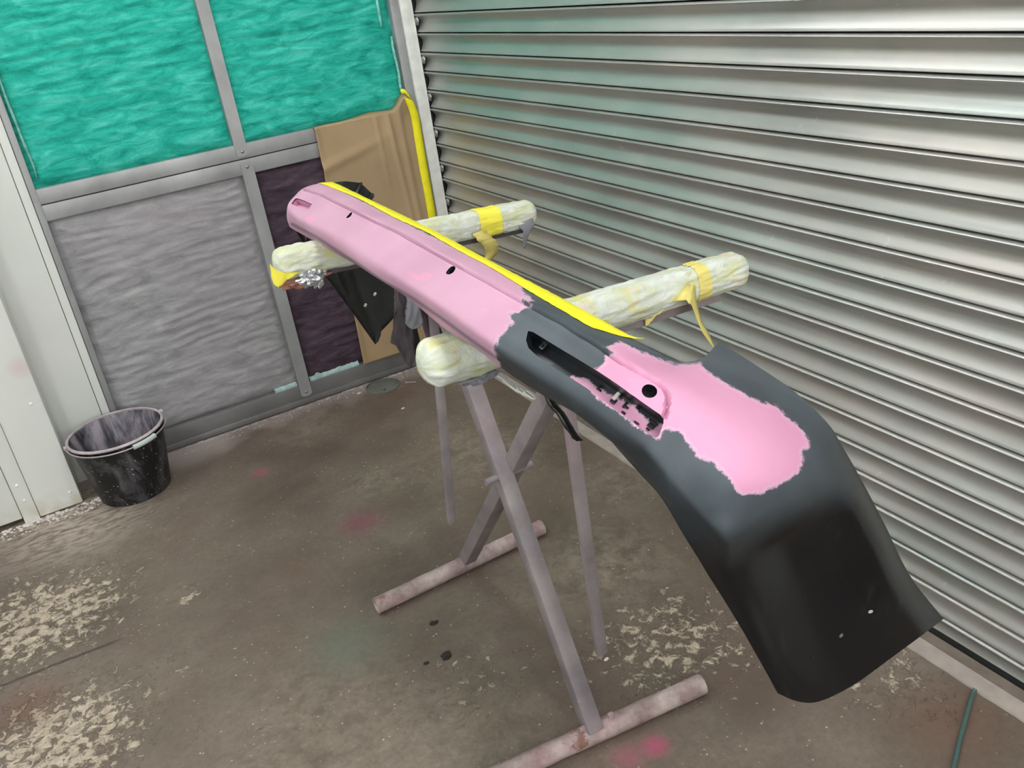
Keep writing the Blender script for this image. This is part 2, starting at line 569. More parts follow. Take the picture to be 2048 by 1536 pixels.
M = dict(
    floor=m_floor(), galv=m_galv(), white=m_white(), alu=m_alu(), alu_d=m_alu('dusty_bottom_rail', (118, 116, 115)),
    green=m_filter('green_filter_fibre', (20, 134, 118), (50, 180, 160), (96, 214, 196)),
    grey=m_filter('overspray_grey_fibre', (124, 123, 125), (158, 156, 158), (180, 178, 179), (164, 155, 160)),
    plum=m_filter('overspray_plum_fibre', (52, 42, 50), (78, 64, 74), (98, 84, 94)),
    stand=m_stand(), foot=m_foot(), paper=m_paper(), tape=m_tape(), bumper=m_bumper(), black=m_black(),
    pocket_black=m_black('pocket_black', (16, 17, 18), .3),
    wrapA=m_wrap('white_masking_wrap', (206, 210, 198), (190, 194, 146), (202, 198, 104), .54, .25),
    wrapB=m_wrap('pale_yellow_wrap', (204, 208, 197), (192, 196, 154), (204, 196, 96), .53, .5),
    tape_pale=m_tape('aged_masking_tape', (222, 206, 120)), tape_band=m_tape('yellow_tape_band', (238, 226, 80)),
    rag=simple('overspray_paper_dark', (84, 76, 80), .8, 0, .25, 14, .5), rag2=simple('overspray_paper_grey', (128, 128, 134), .75, 0, .25, 20, .5),
    rag3=simple('overspray_paper_plum', (72, 58, 66), .8, 0, .25, 14, .5),
    foil=simple('crumpled_foil', (190, 192, 196), .25, .8, .2, 30, .6), rust=simple('rust_stained_foam', (150, 104, 88), .8, 0, .4, 26, .6),
    chain=simple('white_chain_link', (206, 206, 202), .5, .1, .1), steel=simple('zinc_screw', (150, 150, 150), .35, .8),
    bucket=m_bucket(), bucket_in=m_bucket_in(), rim=simple('pinkish_rim_dust', (176, 162, 166), .6, 0, .25, 24, .3), wire=simple('handle_wire', (172, 164, 166), .45, .5),
    grip=simple('handle_grip', (186, 196, 192), .6), slurry=simple('dark_slurry', (44, 34, 42), .12, 0, .2, 8),
    post=simple('chipped_white_paint', (226, 227, 221), .5, 0, .10, 22, .25), gap=simple('guide_shadow_steel', (40, 42, 40), .5, .5),
    thr=simple('threshold_concrete', (166, 154, 146), .85, 0, .14, 20, .5), thr2=simple('threshold_dirt', (118, 106, 96), .9, 0, .2, 20, .5),
    drain=simple('drain_iron', (108, 110, 104), .6, .2, .12, 20, .3), cable=simple('green_rubber_cable', (72, 96, 92), .5, 0, .12, 30),
    chip=simple('paint_flake', (206, 196, 192), .7), scrap=simple('dark_scrap', (40, 34, 30), .8, 0, .3, 40, .4),
    dustc=simple('grey_dust_crumb', (150, 141, 137), .9, 0, .25, 30), fray=simple('pale_frayed_fibre', (132, 196, 184), .95, 0, .35, 50, .6),
    fringe=simple('pale_green_fringe', (158, 182, 180), .9, 0, .3, 30, .5),
    ceil=simple('ceiling_white', (214, 216, 214), .7), plain=simple('booth_white_panel', (214, 216, 212), .5),
)
em = NT('lamp_diffuser')
em.set(em.b.inputs['Emission Color'], (0.97, 0.995, 1.0, 1))
em.set(em.b.inputs['Emission Strength'], LAMP_POWER)
M['lamp'] = em.m
em2 = NT('fill_light_diffuser')  # glow of the added fill lights
em2.set(em2.b.inputs['Emission Color'], (0.97, 0.995, 1.0, 1))
em2.set(em2.b.inputs['Emission Strength'], 13.0)
M['fill_glow'] = em2.m

# ------------------------------------------------------------------ the room shell
XL, YF = -3.9, -6.2          # far left wall, wall behind the camera
fl = mesh('floor', [(XL, YF, 0), (.25, YF, 0), (.25, .2, 0), (XL, .2, 0)], [(0, 1, 2, 3)], None, M['floor'])
tag(fl, 'stained brown grey concrete floor with crumbling pale patches', 'floor', kind='structure')
ce = mesh('ceiling', [(XL, YF, CEIL), (.25, YF, CEIL), (.25, .2, CEIL), (XL, .2, CEIL)], [(3, 2, 1, 0)], None, M['ceil'])
tag(ce, 'white ceiling of the spray booth', 'ceiling', kind='structure')
tag(box('wall_front', (XL, YF - .1, 0), (.25, YF, CEIL), None, M['alu_d']), 'grey booth wall behind the viewpoint', 'wall', kind='structure')
tag(box('wall_side', (XL - .1, YF, 0), (XL, .2, CEIL), None, M['plain']), 'white booth wall far to the left', 'wall', kind='structure')
tag(box('wall_right', (.10, YF, 0), (.2, .2, CEIL), None, M['gap']), 'dark opening behind the roller shutter', 'wall', kind='structure')

for i, (lx, ly) in enumerate(LAMPS):
    r = empty('ceiling_light', (lx, ly, CEIL))
    tag(r, 'strip light on the ceiling %s, %s' % (('on the shutter side', 'away from the shutter')[i // 3], ('nearest the back wall', 'middle one of its row', 'farthest from the back wall')[i % 3]),
        'light', 'ceiling strip lights')
    box('housing', (lx - .17, ly - .78, CEIL - .06), (lx + .17, ly + .78, CEIL - .002), r, M['ceil'], .008)
    box('diffuser', (lx - .15, ly - .75, CEIL - .085), (lx + .15, ly + .75, CEIL - .062), r, M['lamp'], .006)

for i, lx in enumerate((-.9, -2.1, -3.3)):                     # fill lights added behind the viewpoint to brighten the back wall
    r = empty('fill_light', (lx, YF + .05, 1.2))
    tag(r, 'added tall fill light on the wall behind the viewpoint, %s' % ('nearest the shutter', 'in the middle', 'farthest from the shutter')[i], 'light', 'added fill lights')
    box('housing', (lx - .24, YF + .003, 1.15), (lx + .24, YF + .05, 2.75), r, M['ceil'], .008)
    box('diffuser', (lx - .21, YF + .052, 1.18), (lx + .21, YF + .066, 2.72), r, M['fill_glow'], .005)

# roller shutter: a curtain of curved laths, one object each
door = empty('door_1', (0, -2.9, 0))
tag(door, 'galvanised roller shutter door of horizontal curved slats', 'shutter', kind='structure')
ROW0, PITCH = 1.4923, .075
PROF = [(.0042, .011), (.0042, -.004), (.0055, -.0105), (.0085, -.0125), (.0115, -.0110), (.0140, -.0075), (.019, -.0015), (.026, .0055), (.033, .0092),
        (.041, .0095), (.050, .0070), (.059, .0025), (.067, -.0025), (.0725, -.0062), (.0742, -.0060), (.0744, .0080)]
Y0S, Y1S = -.010, YF + .15
for k in range(-19, 20):
    zt = ROW0 - PITCH * k
    vs, fs = [], []
    tilt = .0012 if k % 2 else -.0008
    for yy in (Y0S, Y1S):
        for dz, x in PROF:
            vs.append((x + tilt * (1 if dz < .02 else -.3), yy, zt - dz * (1.0 if k < 19 else .985)))
    n = len(PROF)
    for i in range(n - 1):
        fs.append((i, i + 1, n + i + 1, n + i))
    fs.append(tuple(range(n)))
    fs.append(tuple(range(2 * n - 1, n - 1, -1)))
    s = mesh('slat', vs, fs, door, M['galv'], True, 60)
    if k % 2 == 0:                                       # end lock riveted to every other lath
        zc_ = zt - .032
        vs, fs = [], []
        for i in range(5):
            a = i / 4 * math.pi / 2
            for j in range(12):
                t = 2 * math.pi * j / 12
                vs.append((-.004 - .010 * math.sin(a), -.020 + .014 * math.cos(a) * math.cos(t), zc_ + .019 * math.cos(a) * math.sin(t)))
        for i in range(4):
            for j in range(12):
                fs.append((i * 12 + j, i * 12 + (j + 1) % 12, (i + 1) * 12 + (j + 1) % 12, (i + 1) * 12 + j))
        mesh('end_lock', vs, fs, s, M['steel'], True)
box('bottom_rail', (-.012, Y1S, .001), (.02, Y0S, .010), door, M['gap'])

# corner post and shutter guide
t1 = empty('trim_1', (-.035, -.01, 0))
tag(t1, 'chipped white corner post beside the roller shutter', 'post', kind='structure')
box('post', (-.062, -.012, 0), (-.013, .05, CEIL), t1, M['post'], .004)
box('guide_channel', (-.011, -.004, 0), (-.003, .05, CEIL), t1, M['gap'], .001)
box('guide_back', (-.003, .0, 0), (.09, .05, CEIL), t1, M['gap'])
box('post_lip', (-.019, -.0165, 0), (-.0125, -.012, CEIL), t1, M['post'], .0015)

# threshold strip in front of the shutter
t3 = empty('trim_2', (-.05, -2.5, 0))
tag(t3, 'pale concrete threshold strip along the foot of the shutter', 'threshold', kind='structure')
random.seed(3)
def wavy_strip(name, xa, xb, z, mat, seed):
    vs, fs = [], []
    N = 240
    for i in range(N + 1):
        y = -.02 + (YF + .2) * i / N
        a = xa + .004 * nz(y * 9, seed) + .003 * nz(y * 40, seed)
        vs += [(a, y, -.002), (a + .002, y, z), (xb, y, z), (xb, y, -.002)]
    for i in range(N):
        b = i * 4
        for k in range(3):
            fs.append((b + k, b + k + 1, b + k + 5, b + k + 4))
    return mesh(name, vs, fs, t3, mat, False)
wavy_strip('strip', -.092, -.046, .006, M['thr'], 1.0)
wavy_strip('dirty_sill', -.045, -.006, .004, M['thr2'], 5.0)

# ------------------------------------------------------------------ panelled back wall: aluminium framing around filter pads
tag(box('wall_back', (-1.85, .09, 0), (.0, .14, CEIL), None, M['alu_d']), 'grey backing wall behind the fibre filter pads', 'wall', kind='structure')
wb = empty('trim_3', (-.8, 0, 0))
tag(wb, 'grey aluminium framing around the fibre filter pads', 'frame', kind='structure')
TOP = 2.45
box('top_rail', (-1.60, 0, TOP), (-.062, .05, TOP + .12), wb, M['alu'], .003)
box('transom', (-1.586, 0, 1.0815), (-.100, .05, 1.136), wb, M['alu'], .002)
box('transom', (-1.586, 0.001, 1.0195), (-.100, .05, 1.0775), wb, M['alu'], .002)
box('transom_core', (-1.586, .006, 1.07), (-.100, .05, 1.09), wb, M['gap'])
box('stile', (-1.590, -.003, 0), (-1.567, .06, TOP), wb, M['alu'], .002)
box('stile', (-.101, -.001, 0), (-.064, .06, TOP), wb, M['alu'], .002)
box('bottom_rail', (-1.586, -.002, .008), (-.100, .055, .095), wb, M['alu_d'], .004)
box('kick_strip', (-1.586, -.010, .004), (-.100, .0, .030), wb, M['alu_d'], .003)

def rounded_bar(name, x0, x1, z0, z1, y0, y1, r, where, mat, parent):
    """flat bar, one end rounded"""
    pts = []
    cx, hw = (x0 + x1) / 2, (x1 - x0) / 2
    N = 10
    if where == 'bottom':
        pts += [(x0, z1), (x1, z1)]
        pts += [(cx + hw * math.cos(a), z0 + r - r * math.sin(a)) for a in [math.pi * i / N for i in range(N + 1)]]
    else:
        pts = [(x0, z0), (x1, z0), (x1, z1), (x0, z1)]
    pts = pts if where != 'bottom' else [pts[0], pts[1]] + pts[2:]
    m_ = len(pts)
    vs = [(x, y0, z) for x, z in pts] + [(x, y1, z) for x, z in pts]
    fs = [tuple(range(m_)), tuple(range(2 * m_ - 1, m_ - 1, -1))] + [(i, (i + 1) % m_, m_ + (i + 1) % m_, m_ + i) for i in range(m_)]
    return mesh(name, vs, fs, parent, mat)
mu = rounded_bar('mullion', -.849, -.802, 1.090, TOP, -.007, .03, .010, 'bottom', M['alu'], wb)
ml = rounded_bar('mullion', -.845, -.796, .036, 1.066, -.006, .03, .014, 'bottom', M['alu'], wb)
def screw(P, parent, r=.007):
    vs, fs = [], []
    for i in range(4):
        a = i / 3 * math.pi / 2
        for j in range(12):
            t = 2 * math.pi * j / 12
            vs.append((P[0] + r * math.cos(a) * math.cos(t), P[1] - .004 * math.sin(a), P[2] + r * math.cos(a) * math.sin(t)))
    for i in range(3):
        for j in range(12):
            fs.append((i * 12 + j, i * 12 + (j + 1) % 12, (i + 1) * 12 + (j + 1) % 12, (i + 1) * 12 + j))
    return mesh('screw', vs, fs, parent, M['steel'], True)
screw((-.823, -.007, 1.109), mu); screw((-.820, -.006, 1.049), ml); screw((-.821, -.006, .058), ml)


def filter_pad(label, x0, x1, z0, z1, mat, seed, amp, freq, edge):
    """thick fibre pad: rippled front, ragged tucked rim"""
    W, H = x1 - x0, z1 - z0
    nx, nzv = max(40, int(W / .007)), max(60, int(H / .0055))
    vs, fs = [], []
    for j in range(nzv + 1):
        for i in range(nx + 1):
            x = x0 + W * i / nx; z = z0 + H * j / nzv
            wx = .40 * nz(x * 1.6 + seed, z * 2.1) + .10 * nz(x * 9, z * 7 + seed)
            r = nz(x * 3.4 + seed, z * freq + wx * 2.6, seed)
            r = (1 - 1.6 * abs(r)) * .9
            r2 = nz(x * 9 - seed, z * freq * 1.7 + wx * 3, seed + 4)
            r3 = nz(x * 34, z * 60, seed)
            e = min((x - x0), (x1 - x), (z - z0), (z1 - z))
            e2 = max(0, e - edge * (.35 + .5 * abs(nz(x * 15, z * 15, seed + 2))))
            roll = 1 - math.exp(-e2 / .018)
            y = .030 - .018 * roll - amp * roll * (r * 1.0 + .5 * r2) - .0012 * r3
            y += .006 * nz(x * 3, z * 3, seed + 9)
            vs.append((x, max(y, .002 if e < .03 else -.012), z))
    for j in range(nzv):
        for i in range(nx):
            a = j * (nx + 1) + i
            fs.append((a, a + 1, a + nx + 2, a + nx + 1))
    n0 = len(vs)
    vs += [(x0, .07, z0), (x1, .07, z0), (x1, .07, z1), (x0, .07, z1)]
    fs.append((n0, n0 + 1, n0 + 2, n0 + 3))
    b = [i for i in range(nx + 1)]; t = [nzv * (nx + 1) + i for i in range(nx + 1)]
    l = [j * (nx + 1) for j in range(nzv + 1)]; rr = [j * (nx + 1) + nx for j in range(nzv + 1)]
    fs.append(tuple(b + [n0 + 1, n0])); fs.append(tuple(t[::-1] + [n0 + 3, n0 + 2])[::1])
    fs.append(tuple(l[::-1] + [n0, n0 + 3])); fs.append(tuple(rr + [n0 + 2, n0 + 1]))
    o = mesh('filter_pad', vs, fs, None, mat, True, 70)
    return tag(o, label, 'filter', 'fibre filter pads in the wall frame')

filter_pad('bright green fibre filter pad above the grey one, left of the upper mullion', -1.566, -.838, 1.128, 2.46, M['green'], 1.0, .0060, 25, .012)
filter_pad('bright green fibre filter pad above the brown paper, beside the corner post', -.812, -.099, 1.128, 2.46, M['green'], 7.0, .0060, 25, .012)
filter_pad('grey dusted fibre filter pad behind the black bucket', -1.566, -.836, .085, 1.027, M['grey'], 3.0, .0052, 26, .016)
filter_pad('dark plum fibre filter pad partly covered by brown paper', -.806, -.099, .085, 1.027, M['plum'], 5.0, .0050, 25, .018)

# frayed green fringe left along the bottom edge of the lower pads
for nm, xa, xb in (('fringe', -.79, -.56), ('fringe', -.95, -.85), ('fringe', -1.558, -1.50)):
    vs, fs = [], []
    N = 40
    for i in range(N + 1):
        x = xa + (xb - xa) * i / N
        h = .030 * (.6 + .8 * abs(nz(x * 30, 2))) * (1 if xa > -1.4 else 1.6)
        z0_ = .093
        vs += [(x, .0, z0_), (x, -.004, z0_ + h * .5), (x, .012, z0_ + h)]
    for i in range(N):
        for k in range(2):
            fs.append((i * 3 + k, i * 3 + k + 1, i * 3 + k + 4, i * 3 + k + 3))
    mesh(nm, vs, fs, wb, M['fringe'], True)

# ------------------------------------------------------------------ white coated wall and door to the left of the filters
wl = empty('wall_left', (-1.9, -.1, 0))
tag(wl, 'white coated steel wall jutting out left of the filter pads', 'wall', kind='structure')
box('panel', (-1.80, .0, 0), (-1.6235, .05, CEIL), wl, M['white'], .002)
box('panel', (-1.6215, -.001, 0), (-1.592, .05, CEIL), wl, M['white'], .002)
box('panel', (-1.945, -.19, .004), (-1.79, .0, CEIL), wl, M['white'], .007)
box('cover_strip', (-1.998, -.196, .0), (-1.945, -.10, CEIL), wl, M['white'], .003)
box('door_leaf', (-3.0, -.186, .022), (-2.001, -.12, CEIL), wl, M['white'], .003)
box('shadow_board', (-3.88, -.11, 0), (-1.80, .0, CEIL), wl, M['plain'])
box('panel', (-3.88, -.19, 0), (-3.003, -.112, CEIL), wl, M['white'], .003)
def rivet(P):
    vs, fs = [], []
    for i in range(4):
        a = i / 3 * math.pi / 2
        for j in range(10):
            t = 2 * math.pi * j / 10
            vs.append((P[0] + .007 * math.cos(a) * math.cos(t), P[1] - .003 * math.sin(a), P[2] + .007 * math.cos(a) * math.sin(t)))
    for i in range(3):
        for j in range(10):
            fs.append((i * 10 + j, i * 10 + (j + 1) % 10, (i + 1) * 10 + (j + 1) % 10, (i + 1) * 10 + j))
    mesh('rivet', vs, fs, wl, M['white'], True)
for p in ((140, 984), (62, 808)): rivet(at(*p, Y=-.19))
for p in ((49, 1001), (34, 972)): rivet(at(*p, Y=-.196))
# crumbled filler along the foot of the wall
random.seed(11)
vs, fs = [], []
for i in range(320):
    x = -2.35 + .62 * random.random()
    y = -.194 - .075 * random.random() ** 1.8
    s = random.uniform(.0015, .0065) * (1.3 if y > -.215 else .8)
    b = len(vs)
    for dx, dy, dz in ((-1, -1, 0), (1, -1, 0), (1, 1, 0), (-1, 1, 0), (.2 * random.uniform(-1, 1), .2, .7)):
        vs.append((x + dx * s * random.uniform(.6, 1.4), y + dy * s * random.uniform(.6, 1.3), max(0, dz * s)))
    fs += [(b, b + 1, b + 4), (b + 1, b + 2, b + 4), (b + 2, b + 3, b + 4), (b + 3, b, b + 4)]
cb = mesh('crumbled_filler', vs, fs, None, M['chip'])
tag(cb, 'pale crumbled filler scattered along the foot of the white wall', 'debris', kind='stuff')

random.seed(23)
vs, fs = [], []
for i in range(520):
    x = -1.40 + 1.28 * random.random()
    y = -.014 - .07 * random.random() ** 2.2
    s = random.uniform(.0015, .0070) * (1.2 if y > -.03 else .7)
    b = len(vs)
    for dx, dy, dz in ((-1, -1, 0), (1, -1, 0), (1, 1, 0), (-1, 1, 0), (.2 * random.uniform(-1, 1), .2, .6)):
        vs.append((x + dx * s * random.uniform(.6, 1.5), y + dy * s * random.uniform(.5, 1.0), max(0, dz * s)))
    fs += [(b, b + 1, b + 4), (b + 1, b + 2, b + 4), (b + 2, b + 3, b + 4), (b + 3, b, b + 4)]
tag(mesh('wall_crumbs', vs, fs, None, M['dustc']), 'grey paint crumbs and dust swept against the bottom rail', 'debris', kind='stuff')
# frayed wisps of fibre standing off the edges of the green pads
for pd, xa, za, zb, w in (('filter_pad', -1.552, 1.17, 1.56, .016), ('filter_pad.001', -.118, 1.20, 1.42, .012), ('filter_pad.001', -.150, 1.46, 1.80, .016)):
    vs, fs = [], []
    N = 60
    for i in range(N + 1):
        z = za + (zb - za) * i / N
        k = math.sin(math.pi * i / N) ** .4
        xo = xa + .008 * nz(z * 9, xa) 
        ww = w * k * (.5 + .6 * abs(nz(z * 30, 4)))
        vs += [(xo - ww * .5, .012, z), (xo, -.006 - .004 * nz(z * 22, 1), z), (xo + ww * .5, .010, z)]
    for i in range(N):
        for k in range(2):
            fs.append((i * 3 + k, i * 3 + k + 1, i * 3 + k + 4, i * 3 + k + 3))
    mesh('frayed_fibre', vs, fs, bpy.data.objects[pd], M['fray'], True)

# ------------------------------------------------------------------ brown masking paper taped to the wall
mp_ = empty('masking_paper', (-.3, -.02, .1))
tag(mp_, 'sheet of brown kraft paper hung over the plum filter, taped along one side', 'paper')
vs, fs = [], []
NX, NZ = 60, 120
def ktop(u):
    r = max(0.0, (u - .80) / .20)
    return 1.137 + .0015 * nz(u * 5, 1) + .068 * (r * r * (3 - 2 * r)) - .018 * max(0, (u - .93) / .07)
for j in range(NZ + 1):
    for i in range(NX + 1):
        u, v = i / NX, j / NZ
        xl = -.545 + .018 * v
        xr = -.102 + .000 * v
        x = xl + (xr - xl) * u
        ztop = ktop(u)
        z = .097 + (ztop - .097) * v
        y = -.020 - .004 * nz(x * 8, z * 5, 3)
        # folds running down from the upper right corner
        fold = math.exp(-((u - (.74 + .16 * (1 - v))) / .022) ** 2) * max(0, (v - .35) / .65)
        fold2 = math.exp(-((u - (.62 + .05 * (1 - v))) / .02) ** 2) * max(0, (v - .62) / .38)
        fold3 = math.exp(-((u - (.86 + .06 * (1 - v))) / .025) ** 2)
        y -= .011 * fold + .005 * fold2 + .007 * fold3
        y -= .010 * math.exp(-(((v - .84) - .10 * u) / .02) ** 2) * (1 - u)       # creased line under the transom
        y -= .028 * max(0, (v - .93) / .07) * max(0, (u - .72) / .28)
        y -= .010 * max(0, 1 - u / .06) * (.5 + .5 * math.sin(v * 7))
        vs.append((x, y, z))
for j in range(NZ):
    for i in range(NX):
        a = j * (NX + 1) + i
        fs.append((a, a + 1, a + NX + 2, a + NX + 1))
sh = mesh('sheet', vs, fs, mp_, M['paper'], True)
sm = sh.modifiers.new('thickness', 'SOLIDIFY'); sm.thickness = .0012
# turned-over top edge
vs, fs = [], []
for i in range(NX + 1):
    u = i / NX
    x = -.527 + .425 * u
    zt = ktop(u)
    yf = -.022 - .028 * max(0, (u - .72) / .28) - .010 * max(0, 1 - u / .06)
    vs += [(x, yf, zt - .006), (x, yf + .010, zt + .003), (x, .012, zt + .002 + .010 * math.exp(-((u - .60) / .16) ** 2))]
for i in range(NX):
    for k in range(2):
        fs.append((i * 3 + k, i * 3 + k + 1, i * 3 + k + 4, i * 3 + k + 3))
fo = mesh('folded_edge', vs, fs, mp_, M['paper'], True)
fo.modifiers.new('thickness', 'SOLIDIFY').thickness = .0012
# yellow tape down the right edge, lifting at the top
vs, fs = [], []
NZ2 = 90
for j in range(NZ2 + 1):
    v = j / NZ2
    z = .10 + 1.075 * v
    bend = max(0, (v - .90) / .10)
    xc = -.092 - .020 * bend ** 2 + .002 * nz(z * 9, 3)
    w = .019 + .001 * nz(z * 6, 9)
    yb = -.0225 - .004 * nz(z * 4, 2) - .012 * bend - .006 * max(0, v - .75) * 4
    for k, (dx, dy) in enumerate(((-1, 0), (-.35, -.0015), (-.2, -.003), (.4, -.002), (1, .001))):
        vs.append((xc + dx * w, yb + dy, z + .012 * bend * dx * -1))
for j in range(NZ2):
    for k in range(4):
        a = j * 5 + k
        fs.append((a, a + 1, a + 6, a + 5))
tp = mesh('tape_strip', vs, fs, mp_, M['tape'], True)
tp.modifiers.new('thickness', 'SOLIDIFY').thickness = .0008
# tape over the top corner
vs, fs = [], []
for i in range(16):
    u = i / 15
    P = Vector((-.140 + .040 * u, -.038 - .012 * math.sin(u * 3.1) , 1.212 - .030 * u * u + .004 * math.sin(u * 6)))
    vs += [P + Vector((0, 0, .004)), P + Vector((0, -.004, -.006)), P + Vector((.002, -.002, -.016))]
for i in range(15):
    for k in range(2):
        fs.append((i * 3 + k, i * 3 + k + 1, i * 3 + k + 4, i * 3 + k + 3))
tc = mesh('tape_strip', vs, fs, mp_, M['tape'], True)
tc.modifiers.new('thickness', 'SOLIDIFY').thickness = .0008

# ------------------------------------------------------------------ things on the floor
dc = empty('drain_cover', tuple(at(766, 773, Z=0)))
tag(dc, 'round grey drain cover set in the floor below the brown paper', 'drain')
cx, cy = dc.location.x, dc.location.y
def disc(name, r, z0, z1, parent, mat, inner=None):
    vs, fs = [], []
    N = 40
    prof = [(r, z0), (r, z1 - .001), (r - .002, z1)] + ([(inner, z1), (inner, z0)] if inner else [(0.0001, z1)])
    for i in range(N):
        t = 2 * math.pi * i / N
        for rr, z in prof:
            vs.append((cx + rr * math.cos(t), cy + rr * math.sin(t), z))
    m_ = len(prof)
    for i in range(N):
        for k in range(m_ - 1):
            fs.append((i * m_ + k, ((i + 1) % N) * m_ + k, ((i + 1) % N) * m_ + k + 1, i * m_ + k + 1))
    return mesh(name, vs, fs, parent, mat, True, 40)
disc('lid', .070, .0005, .004, dc, M['drain'])
disc('ring', .078, .0005, .0055, dc, M['drain'], .0725)
tube('lift_hole', [(cx - .010, cy - .045, .0030), (cx - .010, cy - .045, .0046)], .006, dc, M['gap'])

ca = [at(1950, 1379, Z=.010), at(1946, 1388, Z=.006), at(1938, 1412, Z=.005), at(1930, 1442, Z=.005), at(1922, 1470, Z=.005), at(1913, 1510, Z=.005), at(1904, 1550, Z=.005), at(1890, 1640, Z=.005), at(1850, 1780, Z=.005), at(1740, 1950, Z=.005), at(1500, 2150, Z=.005)]
path = [spline(ca, i * (len(ca) - 1) / 60) for i in range(61)]
cab = tube('cable', path, .0052, None, M['cable'], 10)
tag(cab, 'green rubber cable running from under the threshold across the floor', 'cable')

def flake(name, p, s, label, cat, mat, seed, tall=.25, group=None):
    random.seed(seed)
    c = at(*p, Z=0)
    N = 8
    vs, fs = [], []
    for i in range(N):
        t = 2 * math.pi * i / N
        r = s * random.uniform(.55, 1.15)
        vs.append((c.x + r * math.cos(t), c.y + r * .7 * math.sin(t), .0004 + random.uniform(0, tall) * s * .3))
    for i in range(N):
        vs.append((c.x + (vs[i][0] - c.x) * .85, c.y + (vs[i][1] - c.y) * .85, vs[i][2] + s * tall * random.uniform(.4, 1)))
    vs.append((c.x, c.y, s * tall * 1.2))
    for i in range(N):
        j = (i + 1) % N
        fs += [(i, j, N + j, N + i), (N + i, N + j, 2 * N)]
    fs.append(tuple(range(N - 1, -1, -1)))
    o = mesh(name, vs, fs, None, mat)
    return tag(o, label, cat, group)
flake('plastic_scrap', (893, 1313), .021, 'dark torn scrap lying between the two stand feet, nearer the crossing leg', 'scrap', M['scrap'], 1, .35)
flake('plastic_scrap', (867, 1247), .014, 'dark sliver on the floor just below the far stand foot', 'scrap', M['scrap'], 2, .3)
flake('plastic_scrap', (852, 1327), .010, 'small dark crumb beside the larger torn scrap', 'scrap', M['scrap'], 6, .3)
flake('paint_flake', (718, 787), .012, 'whitish paint flake beside the drain cover, toward the mullion foot', 'flake', M['chip'], 3, .3)
flake('paint_flake', (807, 817), .010, 'whitish paint flake on the floor in front of the drain cover', 'flake', M['chip'], 4, .4)
flake('paint_flake', (1213, 1319), .008, 'tiny white flake below the near hanging leg of the stand', 'flake', M['chip'], 5, .4)
A_, B_ = at(813, 765, Z=.004), at(832, 764, Z=.004)
nl = empty('screw', tuple(at(815, 766, Z=0)))
tag(nl, 'pinkish screw lying on the floor right of the drain cover', 'screw')
tube('shank', [A_, B_], .0025, nl, M['rim'], 8)
tube('head', [A_ - (B_ - A_).normalized() * .003, A_], .007, nl, M['rim'], 10)

# ------------------------------------------------------------------ bucket
bk = empty('bucket', (-1.598, -.228, 0))
tag(bk, 'black rubber bucket splashed with paint standing against the white wall corner', 'bucket')
bx_, by_, BH, RT, RB = -1.598, -.228, .265, .172, .130
def lathe(name, prof, parent, mat, N=64, angle=40):
    vs, fs = [], []
    for i in range(N):
        t = 2 * math.pi * i / N
        for r, z in prof:
            vs.append((bx_ + r * math.cos(t), by_ + r * math.sin(t), z))
    m_ = len(prof)
    for i in range(N):
        for k in range(m_ - 1):
            fs.append((i * m_ + k, ((i + 1) % N) * m_ + k, ((i + 1) % N) * m_ + k + 1, i * m_ + k + 1))
    return mesh(name, vs, fs, parent, mat, True, angle)
lathe('body', [(.0005, .012), (RB - .006, .012), (RB - .002, .001), (RB, .004), (RB + (RT - RB) * .5, BH * .5), (RT - .004, BH - .006)], bk, M['bucket'])
lathe('lining', [(.0005, .016), (RB - .006, .016), (RT - .010, BH - .004)], bk, M['bucket_in'])
lathe('rim', [(RT - .006, BH - .006), (RT - .006, BH), (RT - .002, BH + .002), (RT + .003, BH), (RT + .005, BH - .004), (RT + .003, BH - .008), (RT - .003, BH - .006)], bk, M['rim'])
lathe('collar', [(RT - .006, BH - .030), (RT - .0005, BH - .029), (RT + .001, BH - .020), (RT - .003, BH - .018)], bk, M['bucket'])
lathe('slurry', [(.0005, .085), (RB + .010, .085)], bk, M['slurry'])
# handle lying down on the rim, toward the camera
ha = math.radians(-178); hb = math.radians(12)
L_ = Vector((bx_ + (RT + .006) * math.cos(ha), by_ + (RT + .006) * math.sin(ha), BH - .010))
R_ = Vector((bx_ + (RT + .006) * math.cos(hb), by_ + (RT + .006) * math.sin(hb), BH - .006))
hp = []
for i in range(49):
    s = i / 48
    a = ha + (hb - ha) * s
    rr = RT + .006 + .014 * math.sin(math.pi * s)
    hp.append(Vector((bx_ + rr * math.cos(a), by_ + rr * math.sin(a), BH - .008 - .006 * math.sin(math.pi * s))))
hd = tube('handle', hp, .0028, bk, M['wire'], 8)
tube('grip', hp[25:33], .0095, hd, M['grip'], 14)
for P in (L_, R_):
    tube('lug', [P + (P - Vector((bx_, by_, P.z))).normalized() * -.006, P + (P - Vector((bx_, by_, P.z))).normalized() * .007], .009, bk, M['rim'], 12)

# ------------------------------------------------------------------ folding stand
st = empty('bumper_stand', (-.83, -1.9, 0))
tag(st, 'pinkish grey folding steel stand with paper wrapped padded arms under the bumper', 'stand')
Y1, Y2 = -1.70, -2.38                   # depth of the far and the near arm
FR = .0245
f1a, f1b = at(752, 1212, Z=FR), at(1084, 1054, Z=FR)
f2b = at(1404, 1368, Z=FR)
f2a = f2b + (at(1060, 1524, Z=FR) - f2b).normalized() * .62

